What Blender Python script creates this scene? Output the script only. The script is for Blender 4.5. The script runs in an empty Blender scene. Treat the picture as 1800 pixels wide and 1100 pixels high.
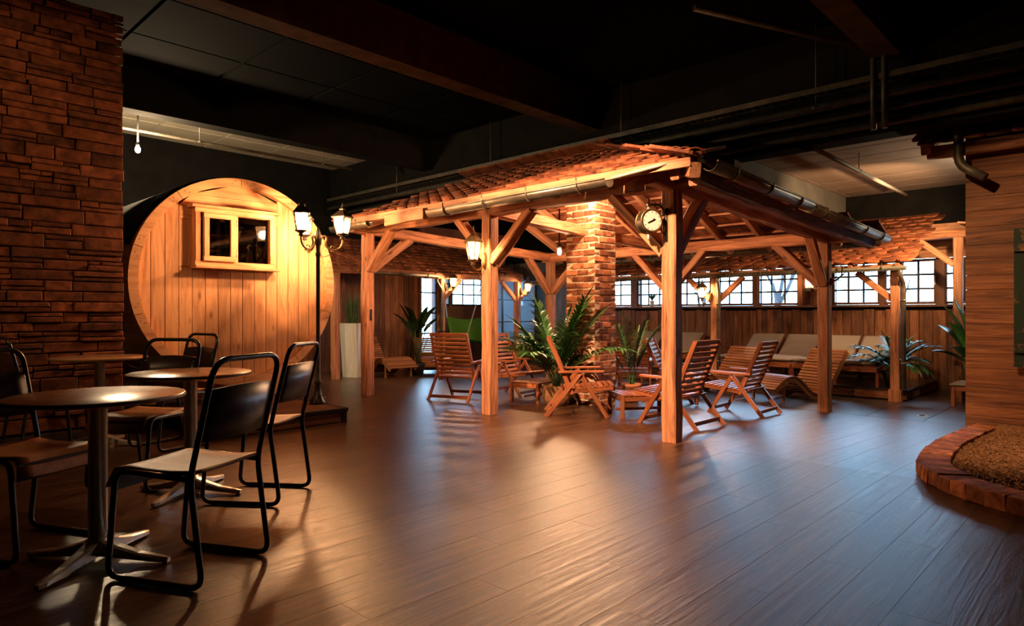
import bpy, math, random
from mathutils import Vector, Matrix
random.seed(7)
R = random.Random(11)
PI = math.pi
sc = bpy.context.scene
col = sc.collection

# ------------------------------------------------------------------ camera, world, exposure
cam_d = bpy.data.cameras.new('camera'); cam_d.sensor_width = 36.0; cam_d.lens = 23.0
cam_d.clip_start = 0.05; cam_d.clip_end = 300
cam = bpy.data.objects.new('camera', cam_d); col.objects.link(cam)
cam.location = (0, 0, 1.10); cam.rotation_euler = (PI/2, 0, math.radians(-46.27))
sc.camera = cam
sc.view_settings.view_transform = 'Standard'; sc.view_settings.look = 'None'
sc.view_settings.exposure = 0.9; sc.view_settings.gamma = 1.0; sc.view_settings.use_curve_mapping = False
sc.cycles.use_denoising = True
sc.cycles.max_bounces = 7; sc.cycles.diffuse_bounces = 3; sc.cycles.glossy_bounces = 3
sc.cycles.transparent_max_bounces = 16; sc.cycles.transmission_bounces = 4
sc.cycles.sample_clamp_indirect = 6.0; sc.cycles.caustics_reflective = False; sc.cycles.caustics_refractive = False
wd = bpy.data.worlds.new('overcast_sky'); sc.world = wd; wd.use_nodes = True
bg = wd.node_tree.nodes['Background']
bg.inputs[0].default_value = (0.40, 0.70, 1.0, 1); bg.inputs[1].default_value = 13.0
WARM = (1.0, 0.55, 0.29)
LAMPS = dict(post=112, lantern=45, bulb=120, back=50, sconce=12, spot=330, hall=250, hall2=80, key=1700, roof=150, porch=45, canopy=260)

# ------------------------------------------------------------------ helpers
def floor_z(u):
    return 0.0 if u < 5.0 else (-0.0405*(u-5.0) if u < 8.83 else -0.155)

def tag(o, label=None, cat=None, group=None, kind=None):
    if label: o['label'] = label
    if cat: o['category'] = cat
    if group: o['group'] = group
    if kind: o['kind'] = kind
    return o

def nfix(bm_me):
    bm_me.validate(clean_customdata=False)

class MB:
    def __init__(s): s.v = []; s.f = []; s.sm = []
    def add(s, vs, fs, smooth=False):
        b = len(s.v); s.v += [tuple(p) for p in vs]
        for f in fs: s.f.append([i+b for i in f]); s.sm.append(smooth)
        return s
    def box(s, c, size, M=None):
        hx, hy, hz = size[0]/2, size[1]/2, size[2]/2
        vs = []
        for sx, sy, sz in ((-1,-1,-1),(1,-1,-1),(1,1,-1),(-1,1,-1),(-1,-1,1),(1,-1,1),(1,1,1),(-1,1,1)):
            p = Vector((sx*hx, sy*hy, sz*hz))
            if M is not None: p = M @ p
            vs.append(p+Vector(c))
        return s.add(vs, [(0,3,2,1),(4,5,6,7),(0,1,5,4),(1,2,6,5),(2,3,7,6),(3,0,4,7)])
    def tube(s, path, r, n=8, closed=False, caps=True):
        path = [Vector(p) for p in path]; m = len(path)
        rs = r if isinstance(r, (list, tuple)) else [r]*m
        nrm = None; vs = []
        for i, p in enumerate(path):
            a = path[i-1] if (i > 0 or closed) else p
            b = path[(i+1) % m] if (i < m-1 or closed) else p
            t = (b-a)
            if t.length < 1e-9: t = Vector((0,0,1))
            t.normalize()
            if nrm is None:
                nrm = t.cross(Vector((0,0,1)))
                if nrm.length < 1e-3: nrm = t.cross(Vector((1,0,0)))
            nrm = nrm - t*nrm.dot(t)
            if nrm.length < 1e-6: nrm = t.orthogonal()
            nrm.normalize(); bi = t.cross(nrm)
            for k in range(n):
                a2 = 2*PI*k/n
                vs.append(p+(nrm*math.cos(a2)+bi*math.sin(a2))*rs[i])
        fs = []
        for i in range(m if closed else m-1):
            j = (i+1) % m
            for k in range(n):
                k2 = (k+1) % n
                fs.append((i*n+k, j*n+k, j*n+k2, i*n+k2))
        s.add(vs, fs, True)
        if caps and not closed:
            b = len(s.v)-m*n
            s.f.append([b+k for k in range(n)]); s.sm.append(False)
            s.f.append([b+(m-1)*n+k for k in reversed(range(n))]); s.sm.append(False)
        return s
    def lathe(s, prof, n=16, o=(0,0,0), smooth=True, ang=0.0, cap=True):
        vs = []; m = len(prof)
        for r, z in prof:
            for k in range(n):
                a = 2*PI*k/n+ang
                vs.append((o[0]+r*math.cos(a), o[1]+r*math.sin(a), o[2]+z))
        fs = []
        for i in range(m-1):
            for k in range(n):
                k2 = (k+1) % n
                fs.append((i*n+k, i*n+k2, (i+1)*n+k2, (i+1)*n+k))
        s.add(vs, fs, smooth)
        if cap:
            b = len(s.v)-m*n
            s.f.append([b+k for k in reversed(range(n))]); s.sm.append(False)
            s.f.append([b+(m-1)*n+k for k in range(n)]); s.sm.append(False)
        return s
    def prism(s, pts, d, M=None):          # outline in local xy, thickness d along +z, mapped through M
        n = len(pts)
        vs = [Vector((x, y, 0)) for x, y in pts]+[Vector((x, y, d)) for x, y in pts]
        if M is not None: vs = [M @ p for p in vs]
        fs = [tuple(reversed(range(n))), tuple(range(n, 2*n))]
        fs += [(i, (i+1) % n, n+(i+1) % n, n+i) for i in range(n)]
        return s.add(vs, fs)
    def mesh(s, name, mat):
        me = bpy.data.meshes.new(name); me.from_pydata(s.v, [], s.f)
        me.polygons.foreach_set('use_smooth', s.sm); me.materials.append(mat); me.update()
        return me
    def build(s, name, mat, parent=None):
        return link(name, s.mesh(name, mat), parent)

def link(name, me, parent=None, M=None):
    o = bpy.data.objects.new(name, me); col.objects.link(o)
    if parent is not None: o.parent = parent
    if M is not None: o.matrix_local = M
    return o

def frame(p0, p1, up=(0,0,1)):
    p0 = Vector(p0); p1 = Vector(p1); x = (p1-p0).normalized(); up = Vector(up)
    y = up.cross(x)
    if y.length < 1e-4: y = Vector((0,1,0)).cross(x)
    if y.length < 1e-4: y = Vector((1,0,0)).cross(x)
    y.normalize(); z = x.cross(y)
    return Matrix(((x.x,y.x,z.x,p0.x),(x.y,y.y,z.y,p0.y),(x.z,y.z,z.z,p0.z),(0,0,0,1)))

_bc = {}
def bar_mesh(L, w, h, mat, ch=None, rough=0.0, seed=0):
    key = (round(L,3), round(w,3), round(h,3), mat.name, ch, rough, seed)
    if key in _bc: return _bc[key]
    c = min(w, h)*0.12 if ch is None else ch
    a, b = w/2, h/2
    sec = [(-a+c,-b),(a-c,-b),(a,-b+c),(a,b-c),(a-c,b),(-a+c,b),(-a,b-c),(-a,-b+c)]
    n = 2 if rough == 0 else max(3, int(L/0.22)+1)
    rr = random.Random(seed*977+int(L*1000))
    vs = []; bow = rr.uniform(-1,1)*rough*1.2
    for i in range(n):
        t = i/(n-1); sy = rr.uniform(-rough, rough)*.5; sz = rr.uniform(-rough, rough)*.5+bow*math.sin(PI*t)
        k = 1+rr.uniform(-.05,.05)*(1 if rough else 0)
        for y, z in sec:
            vs.append((L*t, y*k+sy+rr.uniform(-rough,rough)*.4, z*k+sz+rr.uniform(-rough,rough)*.4))
    fs = []
    for i in range(n-1):
        for k in range(8):
            k2 = (k+1) % 8
            fs.append((i*8+k, i*8+k2, (i+1)*8+k2, (i+1)*8+k))
    fs.append(tuple(reversed(range(8)))); fs.append(tuple((n-1)*8+k for k in range(8)))
    me = bpy.data.meshes.new('bar'); me.from_pydata(vs, [], fs); me.materials.append(mat); me.update()
    _bc[key] = me
    return me

class T:
    """a thing: an Empty at its base with parts; part coordinates are given in world space unless local=True"""
    def __init__(s, name, loc, label, cat, group=None, rz=0.0, local=False, kind=None):
        s.e = bpy.data.objects.new(name, None); col.objects.link(s.e)
        s.e.empty_display_size = 0.1
        s.e.location = loc; s.e.rotation_euler = (0,0,rz)
        tag(s.e, label, cat, group, kind)
        s.o = Vector((0,0,0)) if local else Vector(loc)
        s.k = 0
    def bar(s, name, p0, p1, w, h, mat, up=(0,0,1), parent=None, ch=None, rough=0.0, seed=None):
        p0 = Vector(p0)-s.o; p1 = Vector(p1)-s.o
        if rough: s.k += 1
        me = bar_mesh((p1-p0).length, w, h, mat, ch, rough, (s.k if seed is None else seed) if rough else 0)
        return link(name, me, parent or s.e, frame(p0, p1, up))
    def mb(s, name, mb, mat, parent=None):
        if s.o.length > 0: mb.v = [(x-s.o.x, y-s.o.y, z-s.o.z) for x, y, z in mb.v]
        return mb.build(name, mat, parent or s.e)
    def inst(s, name, me, M, parent=None):
        M = M.copy(); M.translation = M.translation-s.o
        return link(name, me, parent or s.e, M)
    def light(s, name, p, power, radius=0.04, color=WARM, parent=None):
        ld = bpy.data.lights.new(name, 'POINT'); ld.energy = power; ld.color = color; ld.shadow_soft_size = radius
        o = bpy.data.objects.new(name, ld); col.objects.link(o); o.parent = parent or s.e
        o.location = Vector(p)-s.o
        return o

def copy_tree(o, parent=None):
    c = o.copy(); col.objects.link(c)
    if parent is not None:
        c.parent = parent
    for ch in o.children: copy_tree(ch, c)
    return c

def place(proto, loc, rz, label, group=None, first=[]):
    c = copy_tree(proto); c.location = loc; c.rotation_euler = (0,0,rz)
    c['label'] = label
    if group: c['group'] = group
    return c

def fillet(pts, r, n=5):
    pts = [Vector(p) for p in pts]; out = [pts[0]]
    for i in range(1, len(pts)-1):
        a, b, c = pts[i-1], pts[i], pts[i+1]
        d1 = (a-b); d2 = (c-b); rr = min(r, d1.length*.49, d2.length*.49)
        p = b+d1.normalized()*rr; q = b+d2.normalized()*rr
        for k in range(n+1):
            t = k/n; out.append((1-t)**2*p+2*t*(1-t)*b+t*t*q)
    out.append(pts[-1]); return out

# ------------------------------------------------------------------ materials
def newmat(name):
    m = bpy.data.materials.new(name); m.use_nodes = True; nt = m.node_tree
    return m, nt, nt.nodes['Principled BSDF']

def c4(c): return (c[0], c[1], c[2], 1)

def wood(name, dark, mid, light, axis='X', scale=1.0, rough=0.55, var=0.35, bump=0.25, spec=0.4, grain=14.0, knots=True, coat=0.0):
    m, nt, b = newmat(name); N = nt.nodes.new; L = nt.links.new
    tc = N('ShaderNodeTexCoord'); oi = N('ShaderNodeObjectInfo')
    mul = N('ShaderNodeMath'); mul.operation = 'MULTIPLY'; mul.inputs[1].default_value = 53.7; L(oi.outputs['Random'], mul.inputs[0])
    add = N('ShaderNodeVectorMath'); add.operation = 'ADD'; L(tc.outputs['Object'], add.inputs[0]); L(mul.outputs[0], add.inputs[1])
    mp = N('ShaderNodeMapping'); s = [grain*scale]*3; s['XYZ'.index(axis)] = 1.5*scale; mp.inputs['Scale'].default_value = s
    L(add.outputs[0], mp.inputs[0])
    n1 = N('ShaderNodeTexNoise'); n1.inputs['Scale'].default_value = 1.0; n1.inputs['Detail'].default_value = 9; n1.inputs['Roughness'].default_value = 0.68
    n1.inputs['Distortion'].default_value = 0.9
    L(mp.outputs[0], n1.inputs['Vector'])
    cr = N('ShaderNodeValToRGB'); e = cr.color_ramp.elements
    e[0].position = 0.3; e[0].color = c4(dark); e[1].position = 0.72; e[1].color = c4(light)
    k = e.new(0.5); k.color = c4(mid)
    L(n1.outputs['Fac'], cr.inputs[0])
    last = cr.outputs[0]
    if knots:
        mp2 = N('ShaderNodeMapping'); s2 = [5.5*scale]*3; s2['XYZ'.index(axis)] = 2.2*scale; mp2.inputs['Scale'].default_value = s2
        L(add.outputs[0], mp2.inputs[0])
        vo = N('ShaderNodeTexVoronoi'); vo.inputs['Scale'].default_value = 1.0; L(mp2.outputs[0], vo.inputs['Vector'])
        kr = N('ShaderNodeValToRGB'); kr.color_ramp.elements[0].position = 0.03; kr.color_ramp.elements[0].color = (1,1,1,1)
        kr.color_ramp.elements[1].position = 0.13; kr.color_ramp.elements[1].color = (0,0,0,1)
        L(vo.outputs['Distance'], kr.inputs[0])
        mx = N('ShaderNodeMix'); mx.data_type = 'RGBA'; mx.inputs['B'].default_value = c4([x*0.5 for x in dark])
        km = N('ShaderNodeMath'); km.operation = 'MULTIPLY'; km.inputs[1].default_value = 0.8; L(kr.outputs[0], km.inputs[0])
        L(km.outputs[0], mx.inputs['Factor']); L(last, mx.inputs['A']); last = mx.outputs['Result']
    hs = N('ShaderNodeHueSaturation')
    mr = N('ShaderNodeMapRange'); mr.inputs['To Min'].default_value = 1-var; mr.inputs['To Max'].default_value = 1+var*0.6
    L(oi.outputs['Random'], mr.inputs['Value']); L(mr.outputs[0], hs.inputs['Value']); L(last, hs.inputs['Color'])
    L(hs.outputs[0], b.inputs['Base Color'])
    b.inputs['Roughness'].default_value = rough; b.inputs['Specular IOR Level'].default_value = spec
    if coat: b.inputs['Coat Weight'].default_value = coat; b.inputs['Coat Roughness'].default_value = 0.25
    if bump:
        bp = N('ShaderNodeBump'); bp.inputs['Strength'].default_value = bump; bp.inputs['Distance'].default_value = 0.01
        L(n1.outputs['Fac'], bp.inputs['Height']); L(bp.outputs[0], b.inputs['Normal'])
    return m

def speckle(name, c1, c2, scale=8.0, rough=0.8, bump=0.4, var=0.3, spec=0.3, metal=0.0, detail=6):
    m, nt, b = newmat(name); N = nt.nodes.new; L = nt.links.new
    tc = N('ShaderNodeTexCoord'); oi = N('ShaderNodeObjectInfo')
    mul = N('ShaderNodeMath'); mul.operation = 'MULTIPLY'; mul.inputs[1].default_value = 31.3; L(oi.outputs['Random'], mul.inputs[0])
    add = N('ShaderNodeVectorMath'); add.operation = 'ADD'; L(tc.outputs['Object'], add.inputs[0]); L(mul.outputs[0], add.inputs[1])
    n1 = N('ShaderNodeTexNoise'); n1.inputs['Scale'].default_value = scale; n1.inputs['Detail'].default_value = detail; n1.inputs['Roughness'].default_value = 0.6
    L(add.outputs[0], n1.inputs['Vector'])
    cr = N('ShaderNodeValToRGB'); e = cr.color_ramp.elements
    e[0].position = 0.35; e[0].color = c4(c1); e[1].position = 0.68; e[1].color = c4(c2); L(n1.outputs['Fac'], cr.inputs[0])
    hs = N('ShaderNodeHueSaturation'); mr = N('ShaderNodeMapRange'); mr.inputs['To Min'].default_value = 1-var; mr.inputs['To Max'].default_value = 1+var
    L(oi.outputs['Random'], mr.inputs['Value']); L(mr.outputs[0], hs.inputs['Value']); L(cr.outputs[0], hs.inputs['Color'])
    L(hs.outputs[0], b.inputs['Base Color'])
    b.inputs['Roughness'].default_value = rough; b.inputs['Specular IOR Level'].default_value = spec; b.inputs['Metallic'].default_value = metal
    if bump:
        bp = N('ShaderNodeBump'); bp.inputs['Strength'].default_value = bump; bp.inputs['Distance'].default_value = 0.01
        L(n1.outputs['Fac'], bp.inputs['Height']); L(bp.outputs[0], b.inputs['Normal'])
    return m

def emit(name, c, st):
    m = bpy.data.materials.new(name); m.use_nodes = True; nt = m.node_tree; nt.nodes.clear()
    e = nt.nodes.new('ShaderNodeEmission'); e.inputs[0].default_value = c4(c); e.inputs[1].default_value = st
    o = nt.nodes.new('ShaderNodeOutputMaterial'); nt.links.new(e.outputs[0], o.inputs[0]); return m

def pane_mat(name, tint, gloss=0.10, frost=0.0, fcol=(1,.9,.75)):
    m = bpy.data.materials.new(name); m.use_nodes = True; nt = m.node_tree; nt.nodes.clear(); N = nt.nodes.new; L = nt.links.new
    t = N('ShaderNodeBsdfTransparent'); t.inputs[0].default_value = c4(tint)
    gl = N('ShaderNodeBsdfGlossy'); gl.inputs['Roughness'].default_value = 0.03
    fr = N('ShaderNodeFresnel'); fr.inputs[0].default_value = 1.45
    mx = N('ShaderNodeMixShader'); L(fr.outputs[0], mx.inputs[0])
    base = t.outputs[0]
    if frost:
        tr = N('ShaderNodeBsdfTranslucent'); tr.inputs[0].default_value = c4(fcol)
        m2 = N('ShaderNodeMixShader'); m2.inputs[0].default_value = frost; L(t.outputs[0], m2.inputs[1]); L(tr.outputs[0], m2.inputs[2]); base = m2.outputs[0]
    L(base, mx.inputs[1]); L(gl.outputs[0], mx.inputs[2])
    o = N('ShaderNodeOutputMaterial'); L(mx.outputs[0], o.inputs[0]); return m

M_ = {}
M_['timber'] = wood('old_timber', (.085,.026,.010), (.40,.165,.075), (.66,.32,.175), rough=.7, var=.3, bump=.8, grain=26)
M_['rafter'] = wood('rafter_wood', (.2,.08,.035), (.44,.2,.10), (.62,.31,.17), rough=.7, var=.3, bump=.3, grain=18)
M_['pine'] = wood('barrel_pine', (.44,.17,.065), (.72,.37,.175), (.84,.47,.26), axis='X', rough=.5, var=.14, bump=.08, grain=16)
M_['pineX'] = wood('barrel_pine_crosswise', (.44,.17,.065), (.72,.37,.175), (.84,.47,.26), axis='X', rough=.5, var=.12, bump=.08, grain=16)
M_['maho'] = wood('oiled_hardwood', (.085,.021,.009), (.26,.082,.033), (.42,.16,.07), rough=.36, var=.3, bump=.1, grain=20, knots=False)
M_['maholight'] = wood('lounger_slat_wood', (.16,.055,.02), (.30,.115,.042), (.42,.18,.075), rough=.45, var=.3, bump=.1, grain=20, knots=False)
M_['floor'] = wood('plank_floor', (.007,.0025,.0011), (.05,.02,.008), (.15,.066,.027), rough=.31, var=.2, bump=.3, grain=34, knots=False, spec=.7)
M_['floorgap'] = speckle('floor_joint', (.012,.007,.005), (.02,.012,.008), rough=.7, bump=0)
M_['slate'] = wood('dark_tile_floor', (.035,.025,.022), (.06,.045,.04), (.085,.065,.058), rough=.3, var=.2, bump=.1, grain=8, knots=False, spec=.9)
M_['stone'] = speckle('ledge_stone', (.07,.019,.008), (.25,.075,.028), scale=9, rough=.85, bump=.9, var=.45)
M_['brick'] = speckle('old_brick', (.13,.045,.022), (.50,.20,.095), scale=9, rough=.9, bump=.8, var=.65)
M_['bricklow'] = speckle('clay_brick', (.15,.042,.016), (.50,.19,.08), scale=13, rough=.85, bump=.9, var=.4)
M_['mortar'] = speckle('lime_mortar', (.50,.40,.28), (.68,.56,.42), scale=30, rough=.95, bump=.5, var=0)
M_['darkmortar'] = speckle('dark_mortar', (.02,.011,.007), (.045,.022,.013), scale=20, rough=.95, bump=.3, var=0)
M_['tile'] = speckle('clay_roof_tile', (.11,.028,.011), (.38,.12,.048), scale=7, rough=.75, bump=.3, var=.5)
M_['ceil'] = speckle('black_ceiling_paint', (.003,.0028,.0025), (.005,.0045,.004), scale=3, rough=.95, bump=.1, var=0, spec=.04)
M_['ceilpanel'] = speckle('grey_ceiling_panel', (.34,.31,.24), (.42,.39,.31), scale=2, rough=.85, bump=.05, var=.08)
M_['ceilred'] = speckle('pale_ceiling_panel', (.20,.15,.12), (.26,.20,.165), scale=2, rough=.85, bump=.05, var=.05)
M_['concrete'] = speckle('concrete_beam', (.05,.029,.016), (.09,.056,.032), scale=6, rough=.95, bump=.3, var=.05, spec=.06)
M_['darkwall'] = speckle('dark_wall', (.008,.0075,.007), (.013,.012,.011), scale=3, rough=.95, bump=.05, var=0, spec=.05)
M_['greywall'] = speckle('grey_wall', (.10,.095,.085), (.13,.125,.11), scale=3, rough=.95, bump=.05, var=0, spec=.05)
M_['wains'] = wood('reclaimed_board', (.035,.011,.004), (.16,.056,.019), (.31,.125,.045), axis='X', rough=.65, var=.5, bump=.4, grain=16)
M_['greyboard'] = wood('weathered_grey_board', (.07,.06,.05), (.16,.14,.12), (.26,.24,.21), axis='X', rough=.8, var=.35, bump=.5, grain=18)
M_['hutboard'] = wood('hut_board', (.05,.015,.006), (.17,.056,.019), (.32,.125,.045), axis='X', rough=.6, var=.3, bump=.9, grain=24)
M_['winframe'] = wood('window_frame_wood', (.09,.034,.018), (.15,.062,.034), (.19,.085,.048), axis='X', rough=.5, var=.15, bump=.05, knots=False)
M_['muntin'] = speckle('dark_glazing_bar', (.02,.022,.028), (.03,.033,.04), rough=.5, bump=0, var=0)
M_['blacksteel'] = speckle('black_painted_steel', (.008,.009,.009), (.016,.018,.017), scale=20, rough=.28, bump=.05, var=0, spec=.6)
M_['castiron'] = speckle('black_cast_iron', (.012,.010,.008), (.03,.022,.015), scale=25, rough=.4, bump=.3, var=0, spec=.6)
M_['brass'] = speckle('aged_bronze', (.16,.10,.045), (.30,.19,.09), scale=22, rough=.42, bump=.3, var=0, metal=.8)
M_['chrome'] = speckle('brushed_aluminium', (.66,.64,.60), (.78,.76,.72), scale=40, rough=.33, bump=.05, var=0, metal=.7)
M_['zinc'] = speckle('weathered_zinc', (.13,.105,.075), (.26,.22,.165), scale=5, rough=.42, bump=.2, var=.1, metal=.75)
M_['pipe'] = speckle('dark_pipe', (.07,.06,.045), (.13,.115,.09), scale=9, rough=.5, bump=.1, var=0, metal=.4)
M_['pipelight'] = speckle('pale_pipe', (.36,.33,.28), (.46,.43,.37), scale=9, rough=.5, bump=.1, var=0)
M_['ply'] = wood('plywood_seat', (.20,.07,.02), (.33,.13,.04), (.43,.19,.065), axis='Y', rough=.5, var=.2, bump=.05, knots=False, spec=.3)
M_['plydark'] = wood('dark_plywood_back', (.02,.009,.006), (.035,.015,.009), (.05,.022,.013), axis='X', rough=.35, var=.2, bump=.03, knots=False)
M_['tabletop'] = wood('laminate_table_top', (.30,.15,.075), (.40,.21,.11), (.48,.27,.15), axis='X', rough=.24, var=.15, bump=.02, knots=False, spec=.55)
M_['tableedge'] = speckle('table_edge', (.20,.10,.045), (.28,.15,.07), rough=.4, bump=0, var=0)
M_['cushion'] = speckle('grey_canvas', (.24,.20,.17), (.31,.27,.23), scale=60, rough=.95, bump=.3, var=.06)
M_['white'] = speckle('white_enamel', (.82,.78,.70), (.88,.84,.76), scale=5, rough=.35, bump=0, var=0)
M_['black'] = speckle('black_ink', (.01,.01,.01), (.015,.015,.015), rough=.5, bump=0, var=0)
M_['planter'] = wood('pale_stone_planter', (.42,.43,.38), (.58,.60,.56), (.68,.70,.67), axis='Z', rough=.6, var=.05, bump=.15, grain=7, knots=False)
M_['terracotta'] = speckle('terracotta', (.34,.13,.06), (.46,.19,.09), scale=8, rough=.85, bump=.2, var=.1)
M_['wicker'] = speckle('woven_basket', (.16,.075,.03), (.34,.17,.07), scale=30, rough=.9, bump=.8, var=.1)
M_['leaf'] = speckle('palm_leaf', (.018,.075,.016), (.05,.15,.035), scale=14, rough=.38, bump=.1, var=.3, spec=.5)
M_['leafbig'] = speckle('banana_leaf', (.02,.09,.014), (.055,.19,.03), scale=6, rough=.35, bump=.1, var=.25, spec=.5)
M_['leafdark'] = speckle('dark_leaf', (.012,.04,.012), (.035,.08,.022), scale=8, rough=.35, bump=.1, var=.25, spec=.5)
M_['grassy'] = speckle('grass_blade', (.03,.065,.018), (.075,.12,.035), scale=12, rough=.6, bump=0, var=.2)
M_['stem'] = speckle('plant_stem', (.05,.07,.025), (.10,.11,.045), scale=12, rough=.7, bump=.2, var=.1)
M_['gravel'] = speckle('bark_gravel', (.05,.016,.007), (.46,.22,.10), scale=34, rough=.9, bump=.3, var=.3)
M_['green'] = speckle('green_canvas', (.09,.30,.035), (.14,.40,.055), scale=20, rough=.9, bump=.1, var=0)
M_['rope'] = speckle('white_rope', (.62,.60,.56), (.72,.70,.66), rough=.9, bump=.2, var=0)
M_['shutter'] = speckle('worn_green_paint', (.012,.022,.014), (.20,.095,.035), scale=5, rough=.7, bump=.4, var=0, detail=9)
M_['shutter'].node_tree.nodes['Color Ramp'].color_ramp.elements[0].position = .56
M_['shutter'].node_tree.nodes['Color Ramp'].color_ramp.elements[1].position = .66
M_['pinkwall'] = speckle('brick_red_render', (.19,.085,.065), (.25,.115,.085), scale=4, rough=.9, bump=.1, var=0)
M_['bark'] = speckle('winter_bark', (.02,.02,.024), (.04,.04,.045), scale=6, rough=.9, bump=.2, var=.1)
M_['ground'] = speckle('winter_ground', (.28,.29,.26), (.36,.37,.33), scale=.4, rough=1, bump=0, var=0)
M_['glass'] = pane_mat('window_glass', (.97,.985,1.0))
M_['darkglass'] = pane_mat('tinted_barrel_glass', (.25,.24,.22))
M_['screenglass'] = pane_mat('frosted_screen_glass', (.9,.93,.97), frost=.35, fcol=(.9,.93,1))
M_['lampglass'] = pane_mat('lantern_glass', (1,.95,.86), frost=.16, fcol=(1,.82,.55))
M_['bulb'] = emit('lit_bulb', (1.0,.80,.52), 55.0)
M_['bulbsoft'] = emit('lit_bulb_soft', (1.0,.74,.44), 22.0)
M_['fabricdark'] = speckle('black_cable', (.01,.01,.01), (.02,.02,.02), rough=.6, bump=0, var=0)
# ------------------------------------------------------------------ setting: floor
def struct(name, mb, mat, label=None):
    o = mb.build(name, mat); tag(o, label, None, None, 'structure'); return o
def bx(x0,x1,y0,y1,z0,z1):
    return MB().box(((x0+x1)/2,(y0+y1)/2,(z0+z1)/2),(x1-x0,y1-y0,z1-z0))

us = [-3.2, 5.0, 8.83, 12.9]
vs=[]; fs=[]
for u in us:
    for v in (-4.2, 12.9):
        vs.append((u, v, floor_z(u)-0.012)); vs.append((u, v, floor_z(u)-0.15))
for i in range(3):
    a=i*4; b=a+4
    fs += [(a,b,b+2,a+2),(a+1,a+3,b+3,b+1),(a,a+1,b+1,b),(a+2,b+2,b+3,a+3)]
fs += [(0,2,3,1),(12,13,15,14)]
floor = struct('floor', MB().add(vs,fs), M_['floorgap'], 'dark brown plank floor running under the whole hall')
PW, PL, PH = 0.19, 1.38, 0.012
planks=[]
row=0; v=-2.0
while v < 12.6:
    off = (row*0.517) % PL
    u = -1.6-off
    while u < 8.74:
        u0=max(u,-1.6); u1=min(u+PL,8.74)
        if u1-u0>0.12: planks.append((u0,u1,v+PW/2))
        u += PL
    v += PW; row += 1
def seen(u,v):
    l=.6913*u-.7226*v; d=.7226*u+.6913*v
    return d>1.6 and abs(l) < d*0.86+0.9
planks.sort(key=lambda p: (0 if seen((p[0]+p[1])/2,p[2]) else 1, math.hypot((p[0]+p[1])/2,p[2])))
rest=MB()
for i,(u0,u1,vc) in enumerate(planks):
    a=Vector((u0+.0004,vc,floor_z(u0)-PH/2)); b=Vector((u1-.0004,vc,floor_z(u1)-PH/2))
    if u0<4.99 and u1>5.01:
        m=MB(); vs_=[]
        for uu in (u0+.0004,5.0,u1-.0004):
            for y_ in (-PW/2+.0004,PW/2-.0004):
                for z_ in (0,-PH): vs_.append((uu-u0,y_,floor_z(uu)+z_))
        f_=[]
        for q in (0,4): f_ += [(q,q+4,q+6,q+2),(q+1,q+3,q+7,q+5),(q,q+1,q+5,q+4),(q+2,q+6,q+7,q+3)]
        m.add(vs_,f_+[(0,2,3,1),(8,9,11,10)])
        if i<300: link('plank',m.mesh('plank',M_['floor']),floor,Matrix.Translation((u0,vc,0)))
        else: rest.add([(x+u0,y+vc,z) for x,y,z in m.v],m.f)
        continue
    if i<300:
        link('plank', bar_mesh((b-a).length,PW-.0008,PH,M_['floor'],.0005), floor, frame(a,b))
    else:
        Mx=frame(a,b); rest.box((a+b)/2,((b-a).length,PW-.0008,PH),Mx.to_3x3())
o=rest.build('outer_planks', M_['floor'], floor); o['kind']='stuff'
u=8.75
while u<12.5:
    v=-.6
    while v<12.4:
        a=Vector((u+.003,v+.3,-.155-.006)) if u>8.8 else Vector((u+.003,v+.3,floor_z(u)-.006))
        link('floor_tile', bar_mesh(1.194,.594,.012,M_['slate'],.0015), floor, frame(a, Vector((u+1.197,v+.3,-.155-.006))))
        v+=.6
    u+=1.2
drain=T('floor_drain',(9.22,1.9,-.155),'small round metal drain cover in the dark tiled floor','drain')
drain.mb('cover', MB().lathe([(.062,.0),(.06,.006),(.0,.006)],20,(9.22,1.9,-.155)), M_['chrome'])
g=MB()
for i in range(-2,3): g.box((9.22+i*.018,1.9,-.1475),(.006,.07-abs(i)*.012,.003))
drain.mb('slot', g, M_['black'])

# ------------------------------------------------------------------ outer shell
struct('wall_front', bx(-3.3,12.9,-4.3,-4.15,-.2,4.3), M_['darkwall'], 'dark wall closing the hall behind the viewer')
struct('wall_near', bx(-3.3,-3.15,-4.2,12.9,-.2,4.3), M_['darkwall'], 'dark wall closing the near end of the hall')
struct('wall_far_side', bx(-3.2,9.45,12.6,12.8,-.2,4.3), M_['darkwall'], 'dark upper hall wall behind the barrel sauna')
ceiling = struct('ceiling', bx(-3.2,7.9,-4.2,12.7,4.2,4.35), M_['ceil'], 'black painted ceiling high above the tables')
for i in range(8):
    for j in range(3):
        link('panel', bar_mesh(1.02,1.0,.03,M_['ceilpanel'],.006), ceiling, frame((.6+i*1.05,9.95+j*1.03,4.186),(1.62+i*1.05,9.95+j*1.03,4.186)))
for i in range(6):
    for j in range(3):
        link('panel', bar_mesh(1.2,1.08,.03,M_['ceil'],.006), ceiling, frame((-.2+i*1.25,6.3+j*1.1,4.186),(1.0+i*1.25,6.3+j*1.1,4.186)))
ceil2 = struct('ceiling_low', bx(7.78,12.9,-4.2,12.7,3.18,3.34), M_['ceil'], 'lower pale boarded ceiling above the window side')
for i in range(9):
    for j in range(4):
        link('panel', bar_mesh(1.88,.515,.02,M_['ceilred'],.004), ceil2, frame((8.08+i*.53,-2.0+j*1.9,3.172),(8.08+i*.53,-.12+j*1.9,3.172)))
def tbeam(n, b, mat, label): return struct('trim_%d'%n, b, mat, label)
tbeam(1, bx(-3.1,7.5,5.46,5.72,3.67,4.2), M_['concrete'], 'long brown ceiling beam crossing above the hall')
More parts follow.
